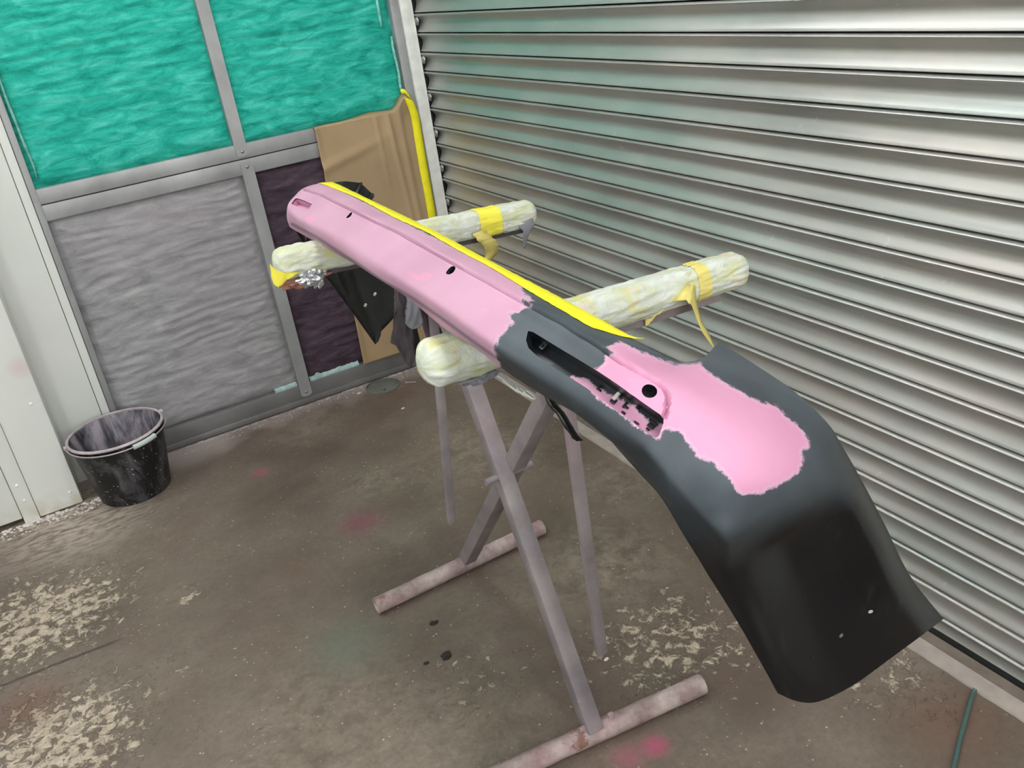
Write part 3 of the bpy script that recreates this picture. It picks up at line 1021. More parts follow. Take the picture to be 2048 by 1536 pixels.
def crusty_tube(name, A, B, r, seed):
    N = 40
    vs, fs = [], []
    d = (B - A).normalized(); a, b = frame_of(d)
    for i in range(N + 1):
        p = A.lerp(B, i / N)
        for k in range(18):
            t = 2 * math.pi * k / 18
            rr = r + .0012 * nz(i * .35, math.cos(t) * 2 + seed, math.sin(t) * 2) + .0007 * nz(i * 1.3, math.cos(t) * 5, math.sin(t) * 5 + seed)
            vs.append(p + (a * math.cos(t) + b * math.sin(t)) * rr)
    for i in range(N):
        for k in range(18):
            fs.append((i * 18 + k, i * 18 + (k + 1) % 18, (i + 1) * 18 + (k + 1) % 18, (i + 1) * 18 + k))
    n0 = len(vs)                                            # hollow ends
    for e, p in ((0, A), (N, B)):
        s = len(vs)
        for dd, rr in ((0, r - .004), (.02, r - .004)):
            for k in range(18):
                t = 2 * math.pi * k / 18
                vs.append(p + d * (dd if e == 0 else -dd) + (a * math.cos(t) + b * math.sin(t)) * rr)
        for k in range(18):
            k2 = (k + 1) % 18
            fs.append((e * 18 + k, e * 18 + k2, s + k2, s + k))
            fs.append((s + k, s + k2, s + 18 + k2, s + 18 + k))
        fs.append(tuple(s + 18 + k for k in range(18)))
    return mesh(name, vs, fs, st, M['foot'], True, 50)
ft1 = crusty_tube('foot', f1a, f1b, FR, 1.0)
ft2 = crusty_tube('foot', f2a, f2b, FR, 6.0)
l1a = at(1187, 1462, Z=.035); l1b = at(852, 510, Y=Y1 - .01)
l2a = at(934, 1118, Z=.035); l2b = at(1160, 668, Y=Y2 + .01)
bar('leg', l1a, l1b, .040, .040, st, M['stand'])
bar('leg', l2a, l2b, .040, .040, st, M['stand'])
# pivot bolt where the legs cross
pv = at(1012, 948, X=l1a.x + .03)
tube('pivot_bolt', [pv + Vector((-.055, 0, 0)), pv + Vector((.07, 0, 0))], .009, st, M['stand'], 10)
# the two thin arms that hang straight down
bar('hanging_leg', at(904, 1046, Y=Y1), at(853, 490, Y=Y1), .022, .016, st, M['stand'], bev=.002)
bar('hanging_leg', at(1203, 1306, Y=Y2 + .02), at(1116, 668, Y=Y2 + .02), .024, .016, st, M['stand'], bev=.002)
# lugs welded on the near foot
for p in ((1166, 1462), (1222, 1434)):
    P = at(*p, Z=.05)
    bar('weld_lug', P + Vector((0, 0, -.02)), P + Vector((0, 0, .012)), .014, .010, st, M['foot'], bev=.002)

def wrap_k(c, sn, seed, s, L, e):
    fold = .07 * nz(c * 2.2 + seed, sn * 2.2, s * L * 3) + .07 * (abs(nz(c * 4 + s * L * 5, sn * 4 + seed, s * L * 9)) - .2) + .06 * (abs(nz(c * 8 + seed, sn * 8 - s * L * 6, s * L * 12)) - .2)
    wr = (.15 * (abs(nz(c * 3 + s * L * 9, sn * 3 + seed, s * L * 22)) - .2) + .08 * nz(c * 6, sn * 6 + seed, s * L * 34)) * (1.0 if e < .10 else .55)
    fine = .022 * nz(c * 16, sn * 16 + seed, s * L * 40)
    return 1 + fold * min(1.0, .25 + e / .12) + wr + fine

def pad(name, A, B, r, mat, seed, taper=(1.0, 1.0), sq=2.8, sag=0.0):
    """foam arm wrapped in paper and tape: soft square section, lengthwise folds, crumpled ends"""
    N, K = 190, 84
    d = (B - A); L = d.length; d = d.normalized()
    a, b = frame_of(d)
    me = bpy.data.meshes.new(name)
    vs, fs, uvs = [], [], []
    for i in range(N + 1):
        s = i / N
        e = min(s, 1 - s) * L
        er = min(1.0, (max(0.0, e) / (r * .95)))
        end = math.sqrt(max(0.0, 1 - (1 - er) ** 2.6)) if er < 1 else 1
        end = max(end, .05)
        R = r * (taper[0] + (taper[1] - taper[0]) * s)
        p = A + d * (s * L) + Vector((0, 0, -sag * math.sin(math.pi * s)))
        for k in range(K):
            t = 2 * math.pi * k / K
            c, sn = math.cos(t), math.sin(t)
            q = (abs(c) ** sq + abs(sn) ** sq) ** (-1 / sq)
            rr = R * q * end * wrap_k(c, sn, seed, s, L, e)
            vs.append(p + (a * c + b * sn) * rr)
            uvs.append((s, k / K))
    for i in range(N):
        for k in range(K):
            fs.append((i * K + k, i * K + (k + 1) % K, (i + 1) * K + (k + 1) % K, (i + 1) * K + k))
    fs.append(tuple(range(K - 1, -1, -1)))
    fs.append(tuple(N * K + k for k in range(K)))
    me.from_pydata([tuple(v) for v in vs], [], fs)
    uvl = me.uv_layers.new(name='UVMap')
    for lp in me.loops:
        u, v = uvs[lp.vertex_index]
        uvl.data[lp.index].uv = (u * 4 if False else u, v)
    me.update()
    return link(name, me, st, [mat], True)

def band(name, A, B, r, s0, s1, mat, seed, parent, sq=2.8, taper=(1.0, 1.0)):
    N, K = 16, 84
    d = (B - A); L = d.length; d = d.normalized()
    a, b = frame_of(d)
    vs, fs = [], []
    for i in range(N + 1):
        s = s0 + (s1 - s0) * i / N
        for k in range(K):
            t = 2 * math.pi * k / K
            c, sn = math.cos(t), math.sin(t)
            q = (abs(c) ** sq + abs(sn) ** sq) ** (-1 / sq)
            rr = r * (taper[0] + (taper[1] - taper[0]) * s) * q * wrap_k(c, sn, seed, s, L, min(s, 1 - s) * L) + .0016
            vs.append(A + d * (s * L) + (a * c + b * sn) * rr)
    for i in range(N):
        for k in range(K):
            fs.append((i * K + k, i * K + (k + 1) % K, (i + 1) * K + (k + 1) % K, (i + 1) * K + k))
    return mesh(name, vs, fs, parent, mat, True)

T1a, T1b = at(546, 530, Y=Y1), at(1069, 424, Y=Y1)
T2a, T2b = at(838, 735, Y=Y2), at(1487, 533, Y=Y2)
p1 = pad('padding', T1a, T1b, .0335, M['wrapA'], 2.0, (1.0, .97))
p2 = pad('padding', T2a, T2b, .0365, M['wrapB'], 8.0, (1.08, .92), 2.5)
band('tape_band', T1a, T1b, .0335, .745, .835, M['tape_band'], 2.0, p1, 2.8, (1.0, .97))
band('tape_band', T2a, T2b, .0365, .80, .842, M['tape_pale'], 8.0, p2, 2.5, (1.08, .92))
def along(A, B, s): return A.lerp(B, s)
# steel arms showing under the padding
dz = Vector((0, .006, -.034))
bar('arm', along(T1a, T1b, .18) + dz, along(T1a, T1b, .97) + dz, .030, .022, st, M['rag'], Vector((0, 1, 0)), .002)
dz2 = Vector((0, .006, -.038))
bar('arm', along(T2a, T2b, .12) + dz2, along(T2a, T2b, .90) + dz2, .034, .026, st, M['stand'], Vector((0, 1, 0)), .002)


def sheet_poly(name, pts, mat, parent=None, seed=0.0, amp=.012, thick=.0012, res=.007):
    """crumpled piece of paper: outline polygon (3D, roughly planar) filled with a fine mesh and creased"""
    c = sum(pts, Vector()) / len(pts)
    nrm = Vector()
    for i in range(len(pts)):
        p, q = pts[i] - c, pts[(i + 1) % len(pts)] - c
        nrm += p.cross(q)
    nrm.normalize()
    bm = bmesh.new()
    f = bm.faces.new([bm.verts.new(p) for p in pts])
    bmesh.ops.triangulate(bm, faces=bm.faces[:])
    for _ in range(7):
        es = [e for e in bm.edges if e.calc_length() > res]
        if not es: break
        bmesh.ops.subdivide_edges(bm, edges=es, cuts=1)
        bmesh.ops.triangulate(bm, faces=bm.faces[:])
    for v in bm.verts:
        p = v.co
        h = amp * (nz(p.x * 22 + seed, p.y * 22, p.z * 9) + .6 * abs(nz(p.x * 45, p.y * 45 + seed, p.z * 22)))
        v.co = p + nrm * h
    bmesh.ops.recalc_face_normals(bm, faces=bm.faces)
    me = bpy.data.meshes.new(name)
    bm.to_mesh(me); bm.free()
    o = link(name, me, parent or st, [mat], True)
    o.modifiers.new('thickness', 'SOLIDIFY').thickness = thick
    return o

def poly(px, Y, dy=0.0):
    n = len(px)
    return [at(x, y, Y=Y + dy * ((i / n) - .5)) for i, (x, y) in enumerate(px)]

# torn sheets of masking paper hanging off the far arm
sheet_poly('torn_paper', poly([(786, 556), (790, 500), (812, 496), (812, 548), (814, 590), (811, 609), (819, 653), (824, 666), (829, 692), (834, 716), (825, 735), (815, 731), (802, 708), (791, 691), (779, 684), (787, 656), (787, 637), (792, 622)], Y1 + .05), M['rag'], None, 1.0, .016)
sheet_poly('torn_paper', poly([(812, 585), (817, 500), (829, 498), (828, 588), (841, 622), (847, 645), (841, 657), (827, 660), (818, 655), (811, 647), (812, 625)], Y1 - .03), M['rag2'], None, 4.0, .016)
sheet_poly('torn_paper', poly([(836, 600), (846, 492), (868, 488), (866, 620), (880, 655), (900, 672), (893, 690), (876, 688), (864, 688), (856, 681), (850, 660), (843, 632)], Y1 + .01), M['rag3'], None, 7.0, .014)
sheet_poly('torn_paper', poly([(822, 655), (826, 500), (836, 498), (834, 660), (842, 694), (838, 714), (834, 718), (829, 700)], Y1 + .03), M['gap'], None, 9.0, .012)
# torn corner at the far end of the far arm, tape tails
sheet_poly('torn_paper', poly([(1036, 448), (1066, 436), (1070, 448), (1058, 470), (1050, 496), (1046, 496), (1047, 462), (1040, 456)], Y1 - .035), M['rag2'], None, 11.0, .006)
def ribbon(name, path, w, wd, mat, parent=None, twist=0.0, thick=.0008):
    P = [Vector(p) for p in path]
    n = 36
    vs, fs = [], []
    for i in range(n + 1):
        s = i * (len(P) - 1) / n
        p = spline(P, s)
        ww = w * (1 + .25 * nz(i * .4, w * 90)) / 2
        d = (Matrix.Rotation(twist * i / n, 3, 'Z') @ Vector(wd)).normalized()
        vs += [p - d * ww, p + Vector((0, -.003 * nz(i * .5, 3), 0)), p + d * ww]
    for i in range(n):
        for k in range(2):
            fs.append((i * 3 + k, i * 3 + k + 1, i * 3 + k + 4, i * 3 + k + 3))
    o = mesh(name, vs, fs, parent or st, mat, True)
    o.modifiers.new('thickness', 'SOLIDIFY').thickness = thick
    return o
yA = Y1 - .036
ribbon('tape_tail', [at(958, 463, Y=yA), at(968, 476, Y=yA - .005), at(980, 487, Y=yA), at(984, 505, Y=yA + .015), at(974, 522, Y=yA + .02), at(960, 540, Y=yA + .02)], .040, (1, .2, .0), M['tape_pale'])
yB = Y2 - .042
ribbon('tape_tail', [at(1345, 592, Y=yB + .02), at(1366, 584, Y=yB), at(1385, 590, Y=yB - .008), at(1394, 620, Y=yB), at(1404, 650, Y=yB - .004), at(1426, 686, Y=yB)], .044, (.85, .3, .35), M['tape_pale'], None, .8)
ribbon('tape_tail', [at(1352, 588, Y=yB + .02), at(1330, 606, Y=yB + .015), at(1308, 622, Y=yB + .02), at(1290, 640, Y=yB + .025)], .026, (.5, .3, .9), M['tape_pale'], None, .5)
sheet_poly('tape_tail', poly([(540, 528), (552, 540), (570, 546), (590, 547), (600, 545), (588, 553), (574, 561), (566, 569), (556, 575), (548, 570), (543, 556)], Y1 - .038), M['tape_band'], None, 13.0, .008, .001, .006)

def crumple(name, c, rx, ry, rz, mat, seed, amp=.45, parent=None):
    bm = bmesh.new()
    bmesh.ops.create_icosphere(bm, subdivisions=4, radius=1)
    for v in bm.verts:
        p = v.co.copy()
        k = 1 + amp * (abs(nz(p.x * 1.7 + seed, p.y * 1.7, p.z * 1.7)) * 1.5 - .4) + amp * .5 * abs(nz(p.x * 4 + seed, p.y * 4, p.z * 4))
        v.co = Vector((c.x + p.x * rx * k, c.y + p.y * ry * k, c.z + p.z * rz * k))
    me = bpy.data.meshes.new(name)
    bm.to_mesh(me); bm.free()
    return link(name, me, parent or st, [mat], False)
crumple('foam_core', at(606, 558, Y=Y1), .052, .022, .017, M['rust'], 2.0)
crumple('foil', at(622, 553, Y=Y1 - .022), .028, .014, .017, M['foil'], 5.0, .7)
crumple('foil', at(635, 562, Y=Y1 - .020), .012, .010, .012, M['foil'], 9.0, .7)
crumple('foil', at(957, 752, Y=Y2 - .01), .030, .016, .012, M['rag2'], 3.0, .5)

# chain between the legs
cA, cB = at(980, 728, Y=Y2 + .06), at(1066, 792, Y=Y2 - .02)
ch = empty('chain', tuple(cA)); ch.parent = st; ch.matrix_parent_inverse = Matrix.Translation(-Vector(st.location))
def chain_link(c, d, up):
    n, m_ = 20, 7
    d = d.normalized(); s = d.cross(up).normalized()
    vs, fs = [], []
    pts = []
    for i in range(n):
        t = 2 * math.pi * i / n
        pts.append(c + d * (.0062 * math.cos(t) + (.0052 if math.cos(t) > 0 else -.0052)) + s * .0062 * math.sin(t))
    for i in range(n):
        t = (pts[(i + 1) % n] - pts[i - 1]).normalized()
        a = t.cross(d.cross(s)).normalized(); b = d.cross(s).normalized()
        for k in range(m_):
            w = 2 * math.pi * k / m_
            vs.append(pts[i] + (a * math.cos(w) + b * math.sin(w)) * .0023)
    for i in range(n):
        for k in range(m_):
            fs.append((i * m_ + k, i * m_ + (k + 1) % m_, ((i + 1) % n) * m_ + (k + 1) % m_, ((i + 1) % n) * m_ + k))
    return vs, fs
NL = 6
for i in range(NL):
    s = (i + .5) / NL
    c = cA.lerp(cB, s) + Vector((0, 0, -.012 * math.sin(math.pi * s)))
    up = Vector((0, .5, 1)) if i % 2 else Vector((.8, -1, .3))
    mesh('link', *chain_link(c, cB - cA, up), ch, M['chain'], True)

# ------------------------------------------------------------------ car bumper lying face up across the arms
bp = empty('car_bumper', (-1.0, -2.05, 1.1))
tag(bp, 'long car bumper in patchy pink primer and black plastic across the stand', 'bumper')
ZC, BOW, YMID = 1.225, .06, -2.05

def crown(y): return ZC - BOW * ((y - YMID) / .9) ** 2

def on_crown(x, y, off):
    d = ray(x, y)
    lo, hi = .25, 3.4
    t = lo
    while t < hi:
        P = CAM + d * t
        if P.z < crown(P.y) + off:
            a, b = t - .004, t
            for _ in range(20):
                mdl = (a + b) / 2
                P = CAM + d * mdl
                if P.z < crown(P.y) + off: b = mdl
                else: a = mdl
            return CAM + d * b
        t += .004
    return None

# outline and feature lines of the face, far end to near end: (height below the crown, points)
ROWS = [
    (-.036, [(690, 381), (717, 390), (764, 412), (831, 444), (910, 485), (969, 517.5), (1027, 548), (1100, 586), (1173, 626), (1225, 652), (1272, 683), (1319, 706), (1350, 719)]),
    (-.014, [(660, 379), (705, 391.5), (752, 415), (793, 437), (851, 463), (910, 497), (969, 527), (1027, 564), (1098, 604), (1150, 637), (1199, 664), (1250, 690), (1300, 714), (1330, 728)]),
    (.0, [(622, 383), (640, 388.6), (687, 412), (746, 441), (793, 463), (851.6, 495.5), (910, 528), (969, 560), (1045, 602.5), (1128, 648.6), (1195, 690.6), (1239, 721.6), (1283, 746), (1314, 763)]),
    (-.008, [(606, 396), (650, 410), (700, 434), (760, 468), (830, 506), (902, 546), (969, 586), (1045, 632), (1100, 666), (1160, 704), (1225, 748), (1275, 782), (1300, 800)]),
    (-.030, [(590, 432), (640, 456), (690, 484), (735, 514), (790, 551), (850, 588), (910, 630), (965, 670), (1030, 712), (1113, 754), (1173, 794), (1224, 834), (1262, 866)]),
    (-.058, [(584, 448), (632, 473.6), (717, 529), (764, 562), (822, 594), (881, 635), (939.5, 678), (1000, 721), (1060, 762), (1120, 800), (1180, 840), (1235, 886)]),
    (-.083, [(600, 466), (664, 503), (723, 535), (787, 573), (834, 611), (895, 661), (934, 684), (998, 731), (1060, 778), (1100, 797), (1142, 821), (1210, 870), (1240, 902)]),
]
curves = []
for off, pts in ROWS:
    c = [on_crown(x, y, off) for x, y in pts]
    c = [p for p in c if p is not None]
    c.sort(key=lambda p: -p.y)
    curves.append(c)

def row_at(c, y):
    if y >= c[0].y:
        d = (c[0] - c[1]); return c[0] + d * ((y - c[0].y) / d.y)
    for i in range(len(c) - 1):
        if c[i].y >= y >= c[i + 1].y:
            return spline(c, i + (c[i].y - y) / max(1e-9, c[i].y - c[i + 1].y))
    d = (c[-1] - c[-2]); return c[-1] + d * ((y - c[-1].y) / d.y)

def stn(spec):
    return [at(x, y, **{k: v}) for x, y, k, v in spec]

stations = []
far = stn([(664, 367, 'Y', -1.22), (640, 369, 'Y', -1.25), (610, 378, 'Y', -1.31), (592, 392, 'Y', -1.37), (577, 413, 'Y', -1.44), (575, 434, 'Y', -1.44), (580, 452, 'Y', -1.42)])
_c = sum(far, Vector()) / 7
back = [_c + (p - _c) * .90 + Vector((.034, .012, -.026)) for p in far]
back2 = [_c + (p - _c) * .80 + Vector((.070, .020, -.12)) for p in far]
stations += [back2, back, far]
for y in (-1.58, -1.68, -1.80, -1.95, -2.10, -2.25, -2.38, -2.50, -2.60, -2.68, -2.745):
    stations.append([row_at(c, y) for c in curves])
stations += [
    stn([(1372, 724, 'Z', 1.112), (1335, 733, 'Z', 1.143), (1280, 746, 'Z', 1.177), (1262, 774, 'Z', 1.168), (1250, 854, 'Z', 1.132), (1229, 882, 'Z', 1.110), (1213, 873, 'Z', 1.092)]),
    ((1414, 712, 'Z', 1.104),),
    stn([(1440, 684, 'Z', 1.098), (1395, 745, 'Z', 1.135), (1345, 778, 'Z', 1.158), (1322, 815, 'Z', 1.148), (1297, 902, 'Z', 1.110), (1280, 926, 'Z', 1.086), (1264, 930, 'Z', 1.070)]),
    ((1460, 697, 'Z', 1.096),),
    stn([(1502, 724, 'Z', 1.090), (1470, 785, 'Z', 1.120), (1425, 835, 'Z', 1.132), (1395, 880, 'Z', 1.120), (1352, 958, 'Z', 1.080), (1335, 988, 'Z', 1.058), (1320, 992, 'Z', 1.045)]),
    stn([(1590, 784, 'Z', 1.055), (1560, 850, 'Z', 1.082), (1515, 915, 'Z', 1.090), (1470, 965, 'Z', 1.078), (1408, 1024, 'Z', 1.040), (1385, 1050, 'Z', 1.015), (1366, 1068, 'Z', .998)]),
    stn([(1660, 852, 'Y', -2.885), (1642, 914, 'Y', -2.945), (1594, 968, 'Y', -2.976), (1531, 1014, 'Y', -2.982), (1452, 1070, 'Y', -2.978), (1424, 1098, 'Y', -2.955), (1402, 1126, 'Y', -2.930)]),
    stn([(1682, 888, 'Y', -2.900), (1664, 948, 'Y', -2.955), (1612, 1002, 'Y', -2.970), (1548, 1046, 'Y', -2.970), (1466, 1096, 'Y', -2.968), (1437, 1124, 'Y', -2.952), (1415, 1148, 'Y', -2.930)]),
    stn([(1712, 940, 'Y', -2.915), (1690, 988, 'Y', -2.958), (1634, 1038, 'Y', -2.944), (1568, 1084, 'Y', -2.930), (1486, 1136, 'Y', -2.952), (1456, 1160, 'Y', -2.946), (1433, 1176, 'Y', -2.930)]),
    stn([(1768, 1046, 'Y', -2.920), (1738, 1082, 'Y', -2.954), (1678, 1122, 'Y', -2.928), (1607, 1174, 'Y', -2.918), (1526, 1228, 'Y', -2.934), (1500, 1248, 'Y', -2.938), (1478, 1249, 'Y', -2.928)]),
    stn([(1818, 1148, 'Y', -2.920), (1784, 1182, 'Y', -2.950), (1724, 1222, 'Y', -2.926), (1650, 1278, 'Y', -2.916), (1570, 1324, 'Y', -2.930), (1544, 1336, 'Y', -2.934), (1522, 1326, 'Y', -2.928)]),
    stn([(1887, 1238, 'Y', -2.912), (1842, 1272, 'Y', -2.938), (1785, 1314, 'Y', -2.922), (1710, 1368, 'Y', -2.916), (1634, 1404, 'Y', -2.926), (1592, 1402, 'Y', -2.930), (1556, 1387, 'Y', -2.928)]),
]
for i_, s_ in enumerate(stations):
    if isinstance(s_, tuple):                       # extra edge point between two full sections
        p_, q_ = stations[i_ - 1], stations[i_ + 1]
        w_ = .5 if s_[0][0] < 1440 else .35
        stations[i_] = stn(s_) + [p_[j].lerp(q_[j], w_) for j in range(1, 7)]
NS, NR = len(stations), 7

def crc(p0, p1, p2, p3, t):
    k = lambda a, b: max(1e-5, (b - a).length) ** .5
    t1 = k(p0, p1); t2 = t1 + k(p1, p2); t3 = t2 + k(p2, p3)
    x = t1 + (t2 - t1) * t
    A1 = p0 * ((t1 - x) / t1) + p1 * (x / t1)
    A2 = p1 * ((t2 - x) / (t2 - t1)) + p2 * ((x - t1) / (t2 - t1))
    A3 = p2 * ((t3 - x) / (t3 - t2)) + p3 * ((x - t2) / (t3 - t2))
    B1 = A1 * ((t2 - x) / t2) + A2 * (x / t2)
    B2 = A2 * ((t3 - x) / (t3 - t1)) + A3 * ((x - t1) / (t3 - t1))
    return B1 * ((t2 - x) / (t2 - t1)) + B2 * ((x - t1) / (t2 - t1))

def surf(u, v):
    """u in stations, v in rows"""
    iu = min(int(u), NS - 2)
    col_ = []
    g = lambda i: max(0, min(NS - 1, i))
    jv = min(int(v), NR - 2)
    for j in (jv - 1, jv, jv + 1, jv + 2):
        jj = max(0, min(NR - 1, j))
        P = [stations[g(iu + k)][jj] for k in (-1, 0, 1, 2)]
        if iu == 0: P[0] = P[1] * 2 - P[2]
        if iu == NS - 2: P[3] = P[2] * 2 - P[1]
        col_.append(crc(*P, u - iu))
    if jv == 0: col_[0] = col_[1] * 2 - col_[2]
    if jv == NR - 2: col_[3] = col_[2] * 2 - col_[1]
    return crc(*col_, v - jv)

us = []
for i in range(NS - 1):
    L = max((stations[i + 1][j] - stations[i][j]).length for j in range(NR))
    n_ = max(3, int(L / .0042))
    us += [i + k / n_ for k in range(n_)]
us.append(NS - 1)
vsamp = []
for j in range(NR - 1):
    L = max((stations[i][j + 1] - stations[i][j]).length for i in range(4, NS))
    n_ = max(5, int(L / .0052))
    vsamp += [j + k / n_ for k in range(n_)]
vsamp.append(NR - 1)
vsamp = sorted(set([round(v, 4) for v in vsamp if not 1.91 < v < 2.24] + [1.925, 1.95, 1.965, 1.982, 2.0, 2.035, 2.07, 2.105, 2.15, 2.2]))
NU, NV = len(us), len(vsamp)
grid = [[surf(u, v) for v in vsamp] for u in us]

GROOVE = [(609, 379), (640, 388.6), (687, 412), (746, 441), (793, 463), (851.6, 495.5), (910, 528), (969, 560), (1045, 602.5), (1128, 648.6), (1195, 690.6), (1239, 721.6), (1283, 746), (1314, 763), (1329, 775), (1336, 790), (1335, 808), (1329, 832)]

def seg_dist(p, poly_, closed=False):
    best = 1e9
    n = len(poly_)
    for i in range(n if closed else n - 1):
        ax, ay = poly_[i]; bx, by = poly_[(i + 1) % n]
        dx, dy = bx - ax, by - ay
        t = max(0, min(1, ((p[0] - ax) * dx + (p[1] - ay) * dy) / (dx * dx + dy * dy + 1e-12)))
        q = math.hypot(p[0] - ax - dx * t, p[1] - ay - dy * t)
        if q < best: best = q
    return best

def inside(p, poly_):
    r = False
    n = len(poly_)
    for i in range(n):
        ax, ay = poly_[i]; bx, by = poly_[i - 1]
        if (ay > p[1]) != (by > p[1]) and p[0] < (bx - ax) * (p[1] - ay) / (by - ay) + ax:
            r = not r
    return r

def nrm_at(i, k):
    a = grid[min(i + 1, NU - 1)][k] - grid[max(i - 1, 0)][k]
    b = grid[i][min(k + 1, NV - 1)] - grid[i][max(k - 1, 0)]
    n_ = a.cross(b)
    return n_.normalized()
n_test = nrm_at(NU // 3, NV // 2)
SGN = 1 if n_test.z > 0 else -1
verts = []
for i in range(NU):
    for k in range(NV):
        P = grid[i][k]
        q = pix(P)
        if 590 < q[0] < 1350 and 1.5 < vsamp[k] < 3.2:
            dpx = seg_dist(q, GROOVE)
            dm = dpx * (P - CAM).length / F_PX / .72
            if dm < .0046:
                P = P - nrm_at(i, k) * SGN * .0110 * (1 - (dm / .0046) ** 2)
        verts.append(P)
faces = []
for i in range(NU - 1):
    for k in range(NV - 1):
        a = i * NV + k
        f_ = (a, a + 1, a + NV + 1, a + NV)
        faces.append(f_ if SGN < 0 else f_[::-1])
me = bpy.data.meshes.new('shell')
me.from_pydata([tuple(v) for v in verts], [], faces)
me.update()
# face orientation: outward is up
if sum(me.polygons[i].normal.z for i in range(len(me.polygons) // 4, len(me.polygons) // 2, 37)) < 0:
    me.flip_normals()
bvh = BVHTree.FromPolygons([tuple(P) for g_ in grid for P in g_], [tuple(p.vertices) for p in me.polygons])

def hit(x, y):
    P, N, i, d = bvh.ray_cast(CAM, ray(x, y).normalized())
    return P, (N if N is None or N.dot(ray(x, y)) < 0 else -N)

me.materials.append(M['bumper']); me.materials.append(M['black'])
shell = bpy.data.objects.new('shell', me)
COL.objects.link(shell)
so = shell.modifiers.new('thickness', 'SOLIDIFY')
so.thickness = .0038; so.offset = -1; so.material_offset = 1; so.material_offset_rim = 0
_dg = bpy.context.evaluated_depsgraph_get()
_ms = bpy.data.meshes.new_from_object(shell.evaluated_get(_dg))
shell.modifiers.clear()
_b = bmesh.new(); _b.from_mesh(_ms)
bmesh.ops.recalc_face_normals(_b, faces=_b.faces)
if _b.calc_volume(signed=True) < 0:
    bmesh.ops.reverse_faces(_b, faces=_b.faces)
_b.to_mesh(_ms); _b.free()
shell.data = _ms

# openings: the reflector slot and the three sensor holes
SLOT = [(1056, 662), (1066, 664), (1128, 702), (1195, 742), (1261, 788), (1320, 829), (1327, 836), (1327, 846), (1318, 872), (1311, 876), (1283, 859), (1224, 815), (1173, 776), (1113, 738), (1073, 711), (1057, 696), (1052, 680)]
HOLES = [((699, 431), .0085), ((902, 541), .0093), ((1299, 782), .0095)]
bmc = bmesh.new()
def prism(bm, ring, nrm, up, dn):
    top = [bm.verts.new(p + nrm * up) for p in ring]
    bot = [bm.verts.new(p - nrm * dn) for p in ring]
    n = len(ring)
    bm.faces.new(top); bm.faces.new(bot[::-1])
    for i in range(n):
        bm.faces.new((top[i], bot[i], bot[(i + 1) % n], top[(i + 1) % n]))
FSLOT = [(583, 408), (586, 403), (591, 397), (596, 397), (610, 402), (624, 408), (620, 414), (616, 420), (606, 418), (594, 413)]
slot_hit = [hit(x, y) for x, y in SLOT]
slot_pts = [h[0] for h in slot_hit]
slot_n = sum((h[1] for h in slot_hit), Vector()).normalized()
prism(bmc, slot_pts, slot_n, .05, .03)
fslot_hit = [hit(x, y) for x, y in FSLOT]
fslot_hit = [h for h in fslot_hit if h[0] is not None]
fslot_pts = [h[0] for h in fslot_hit]
fslot_n = sum((h[1] for h in fslot_hit), Vector()).normalized()
prism(bmc, fslot_pts, fslot_n, .03, .03)
hole_info = []
for (hx, hy), r in HOLES:
    P, N = hit(hx, hy)
    a, b = frame_of(N)
    ring = [P + (a * math.cos(2 * math.pi * i / 24) + b * math.sin(2 * math.pi * i / 24)) * r for i in range(24)]
    prism(bmc, ring, N, .015, .02)
    hole_info.append((P, N, r, a, b))
bmesh.ops.recalc_face_normals(bmc, faces=bmc.faces)
mc = bpy.data.meshes.new('cutter'); bmc.to_mesh(mc); bmc.free(); mc.materials.append(M['black'])
cut = bpy.data.objects.new('cutter', mc); COL.objects.link(cut)
bo = shell.modifiers.new('openings', 'BOOLEAN')
bo.operation = 'DIFFERENCE'; bo.object = cut; bo.solver = 'MANIFOLD'
dg = bpy.context.evaluated_depsgraph_get()
me2 = bpy.data.meshes.new_from_object(shell.evaluated_get(dg))
bpy.data.objects.remove(shell, do_unlink=True)
bpy.data.objects.remove(cut, do_unlink=True)
me2.name = 'shell'

# primer patches sprayed on the face (outlines), with the older far coat and the fresher near coat
FARP = [(520, 300), (1040, 560), (1048, 583), (1060, 594), (1068, 602), (1057, 606), (1043, 598), (1050, 608), (1062, 617), (1048, 616), (1043, 621), (1037, 630), (1020, 627), (1028, 646), (1018, 654), (1004, 674), (993, 690), (988, 700), (996, 716), (1003, 730), (990, 745), (900, 700), (700, 560), (520, 480)]
NEARP = [(1208, 712), (1226, 706), (1215, 697), (1225, 690), (1238, 684), (1258, 690), (1276, 698.6), (1319, 718), (1354, 728), (1401, 726), (1412.5, 741), (1432, 753), (1463, 773), (1491, 788), (1522, 804), (1553, 812), (1576, 835), (1604, 859), (1613, 874), (1621, 894), (1604, 903), (1608, 925), (1600, 943), (1569, 964), (1526, 986), (1490, 991), (1475, 980), (1459, 960), (1428, 929), (1397, 913), (1373, 882), (1358, 866), (1330, 858), (1319, 878), (1283, 861), (1224, 817), (1180, 783), (1186, 755), (1193, 737), (1208, 724)]
HOT = [(812, 545), (830, 546), (842, 551), (858, 542), (864, 553), (852, 562), (838, 561), (822, 557)]
HOT2 = [(610, 430), (628, 436), (626, 446), (612, 446)]
HOT3 = [(666, 470), (676, 476), (674, 484), (664, 480)]
def primer_sd(P, q):
    k = (P - CAM).length / F_PX
    d1 = seg_dist(q, FARP, True) * (1 if inside(q, FARP) else -1)
    d2 = seg_dist(q, NEARP, True) * (1 if inside(q, NEARP) else -1)
    return max(d1, d2) * k
